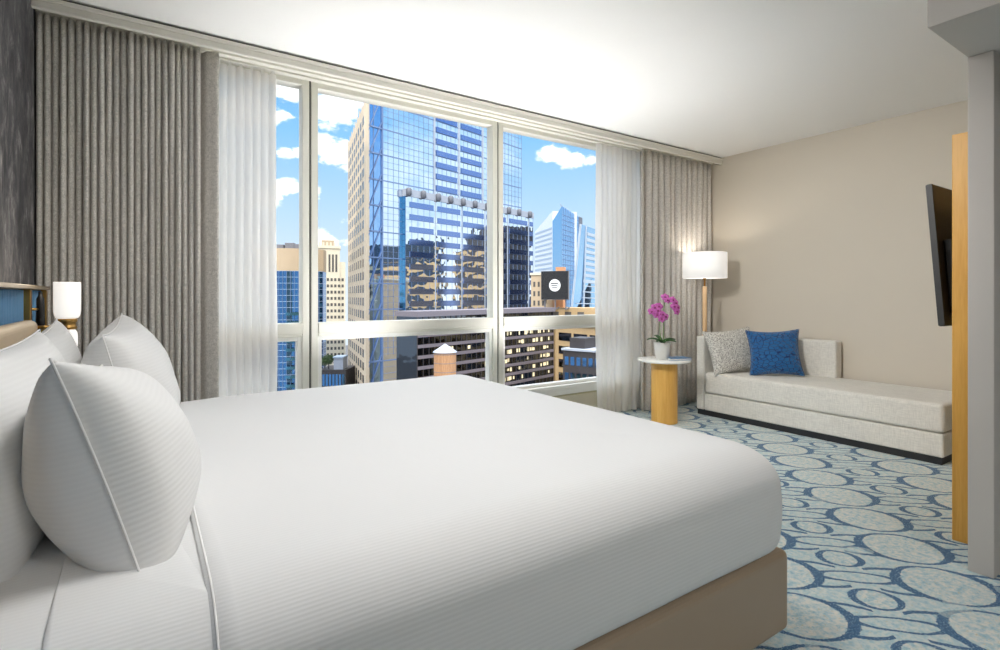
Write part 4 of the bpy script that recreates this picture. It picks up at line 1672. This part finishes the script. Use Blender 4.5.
# a tall block further along our side, whose shade falls on the lower stone flank
L_, N_ = Vector((.678, .734, 0)), Vector((.734, -.678, 0))
c0 = L_ * 30 + N_ * -67
nbk = tower_label('neighbour_block', 'tall beige block further along the street, beyond the charcoal wall', c0)
q4 = [L_ * 22 + N_ * -54, L_ * 40 + N_ * -54, L_ * 40 + N_ * -80, L_ * 22 + N_ * -80]
W(MB().prism([(p.x, p.y) for p in q4], GZ, 121).build('block_body', C_['beige'], nbk))
q4 = [L_ * 21.5 + N_ * -53.5, L_ * 40.5 + N_ * -53.5, L_ * 40.5 + N_ * -80.5, L_ * 21.5 + N_ * -80.5]
for i in range(5):
    W(MB().prism([(p.x, p.y) for p in q4], 121 - i * 26, 122 - i * 26).build('ledge', C_['cream'], nbk))

# ------------------------------------------------------------------ sun and sky
sun = bpy.data.lights.new('sun', 'SUN')
sun.energy = 1.7
sun.angle = math.radians(.6)
sun.color = (1, .93, .82)
so = bpy.data.objects.new('sun', sun)
COL.objects.link(so)
so.rotation_euler = Vector((-.60, -.65, .80)).to_track_quat('Z', 'Y').to_euler()

wd = bpy.data.worlds.new('sky')
SC.world = wd
wd.use_nodes = True
t = NT(wd.node_tree)
bg = wd.node_tree.nodes['Background']
co = t.coord('Generated')
nv = t.n('ShaderNodeVectorMath', operation='NORMALIZE')
t.put(nv.inputs[0], co)
dirn = nv.outputs[0]
x, y, z = t.xyz(dirn)[:3]
sk = lambda *c: tuple(v / 1.5 for v in srgb(*c)[:3])
blue = t.ramp(z, [(0.0, sk(226, 238, 250)), (.14, sk(190, 222, 250)), (.28, sk(140, 200, 248)), (.45, sk(98, 168, 238)), (.8, sk(70, 140, 225))])
sq = t.mapping(dirn, (1, 1, 1.9))
nz = t.noise(sq, 17, 7, .62, .2)
mask = None
for (u, v, rr) in ((300, 78, 52), (345, 96, 56), (330, 150, 26), (316, 146, 22), (345, 152, 30), (286, 152, 15), (312, 193, 15), (288, 189, 17), (268, 200, 20), (360, 235, 30), (322, 240, 22), (562, 155, 24), (548, 155, 18), (578, 158, 22), (590, 160, 18), (300, 150, 16), (250, 110, 40)):
    c = (at(u, v, 1.0) - Vector((0, 0, EYE))).normalized()
    rad = rr / FOC * .72
    dn_ = t.n('ShaderNodeVectorMath', operation='SUBTRACT')
    t.put(dn_.inputs[0], dirn)
    dn_.inputs[1].default_value = c
    sx = t.n('ShaderNodeVectorMath', operation='MULTIPLY')
    t.put(sx.inputs[0], dn_.outputs[0])
    sx.inputs[1].default_value = (1, 1, 1.5)
    ln = t.n('ShaderNodeVectorMath', operation='LENGTH')
    t.put(ln.inputs[0], sx.outputs[0])
    k = t.math('SUBTRACT', 1.0, t.math('DIVIDE', ln.outputs['Value'], rad))
    mask = k if mask is None else t.math('MAXIMUM', mask, k)
m0 = t.math('ADD', mask, t.math('MULTIPLY_ADD', nz, 3.0, -1.55))
mr = t.n('ShaderNodeMapRange', interpolation_type='SMOOTHSTEP')
t.put(mr.inputs[0], m0)
mr.inputs[1].default_value = -.05
mr.inputs[2].default_value = .40
# thin high cloud over the rest of the sky, behind and beside the hotel
away = t.math('GREATER_THAN', t.math('SUBTRACT', t.math('MULTIPLY', x, .8), t.math('MULTIPLY', y, .9)), .15)
wide = t.n('ShaderNodeMapRange', interpolation_type='SMOOTHSTEP')
t.put(wide.inputs[0], t.noise(sq, 3.0, 5, .6, .3))
wide.inputs[1].default_value = .38
wide.inputs[2].default_value = .62
cl = t.math('MAXIMUM', mr.outputs[0], t.math('MULTIPLY', t.math('MULTIPLY', wide.outputs[0], away), .42))
high = t.n('ShaderNodeMapRange', interpolation_type='SMOOTHSTEP')   # upper sky, out of view, brightened to add daylight indoors
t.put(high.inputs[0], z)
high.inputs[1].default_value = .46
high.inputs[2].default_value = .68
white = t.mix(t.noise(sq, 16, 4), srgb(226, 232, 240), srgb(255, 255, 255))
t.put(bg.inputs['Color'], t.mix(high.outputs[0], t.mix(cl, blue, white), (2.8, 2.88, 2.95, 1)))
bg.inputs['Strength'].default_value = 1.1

# ------------------------------------------------------------------ view
SC.view_settings.view_transform = 'Standard'
SC.view_settings.look = 'None'
SC.view_settings.gamma = 1
SC.view_settings.use_curve_mapping = False
SC.view_settings.exposure = 0.64
SC.cycles.use_denoising = True
SC.cycles.max_bounces = 12
SC.cycles.diffuse_bounces = 8
SC.cycles.glossy_bounces = 5
SC.cycles.transmission_bounces = 6
SC.cycles.transparent_max_bounces = 16
SC.cycles.sample_clamp_indirect = 6
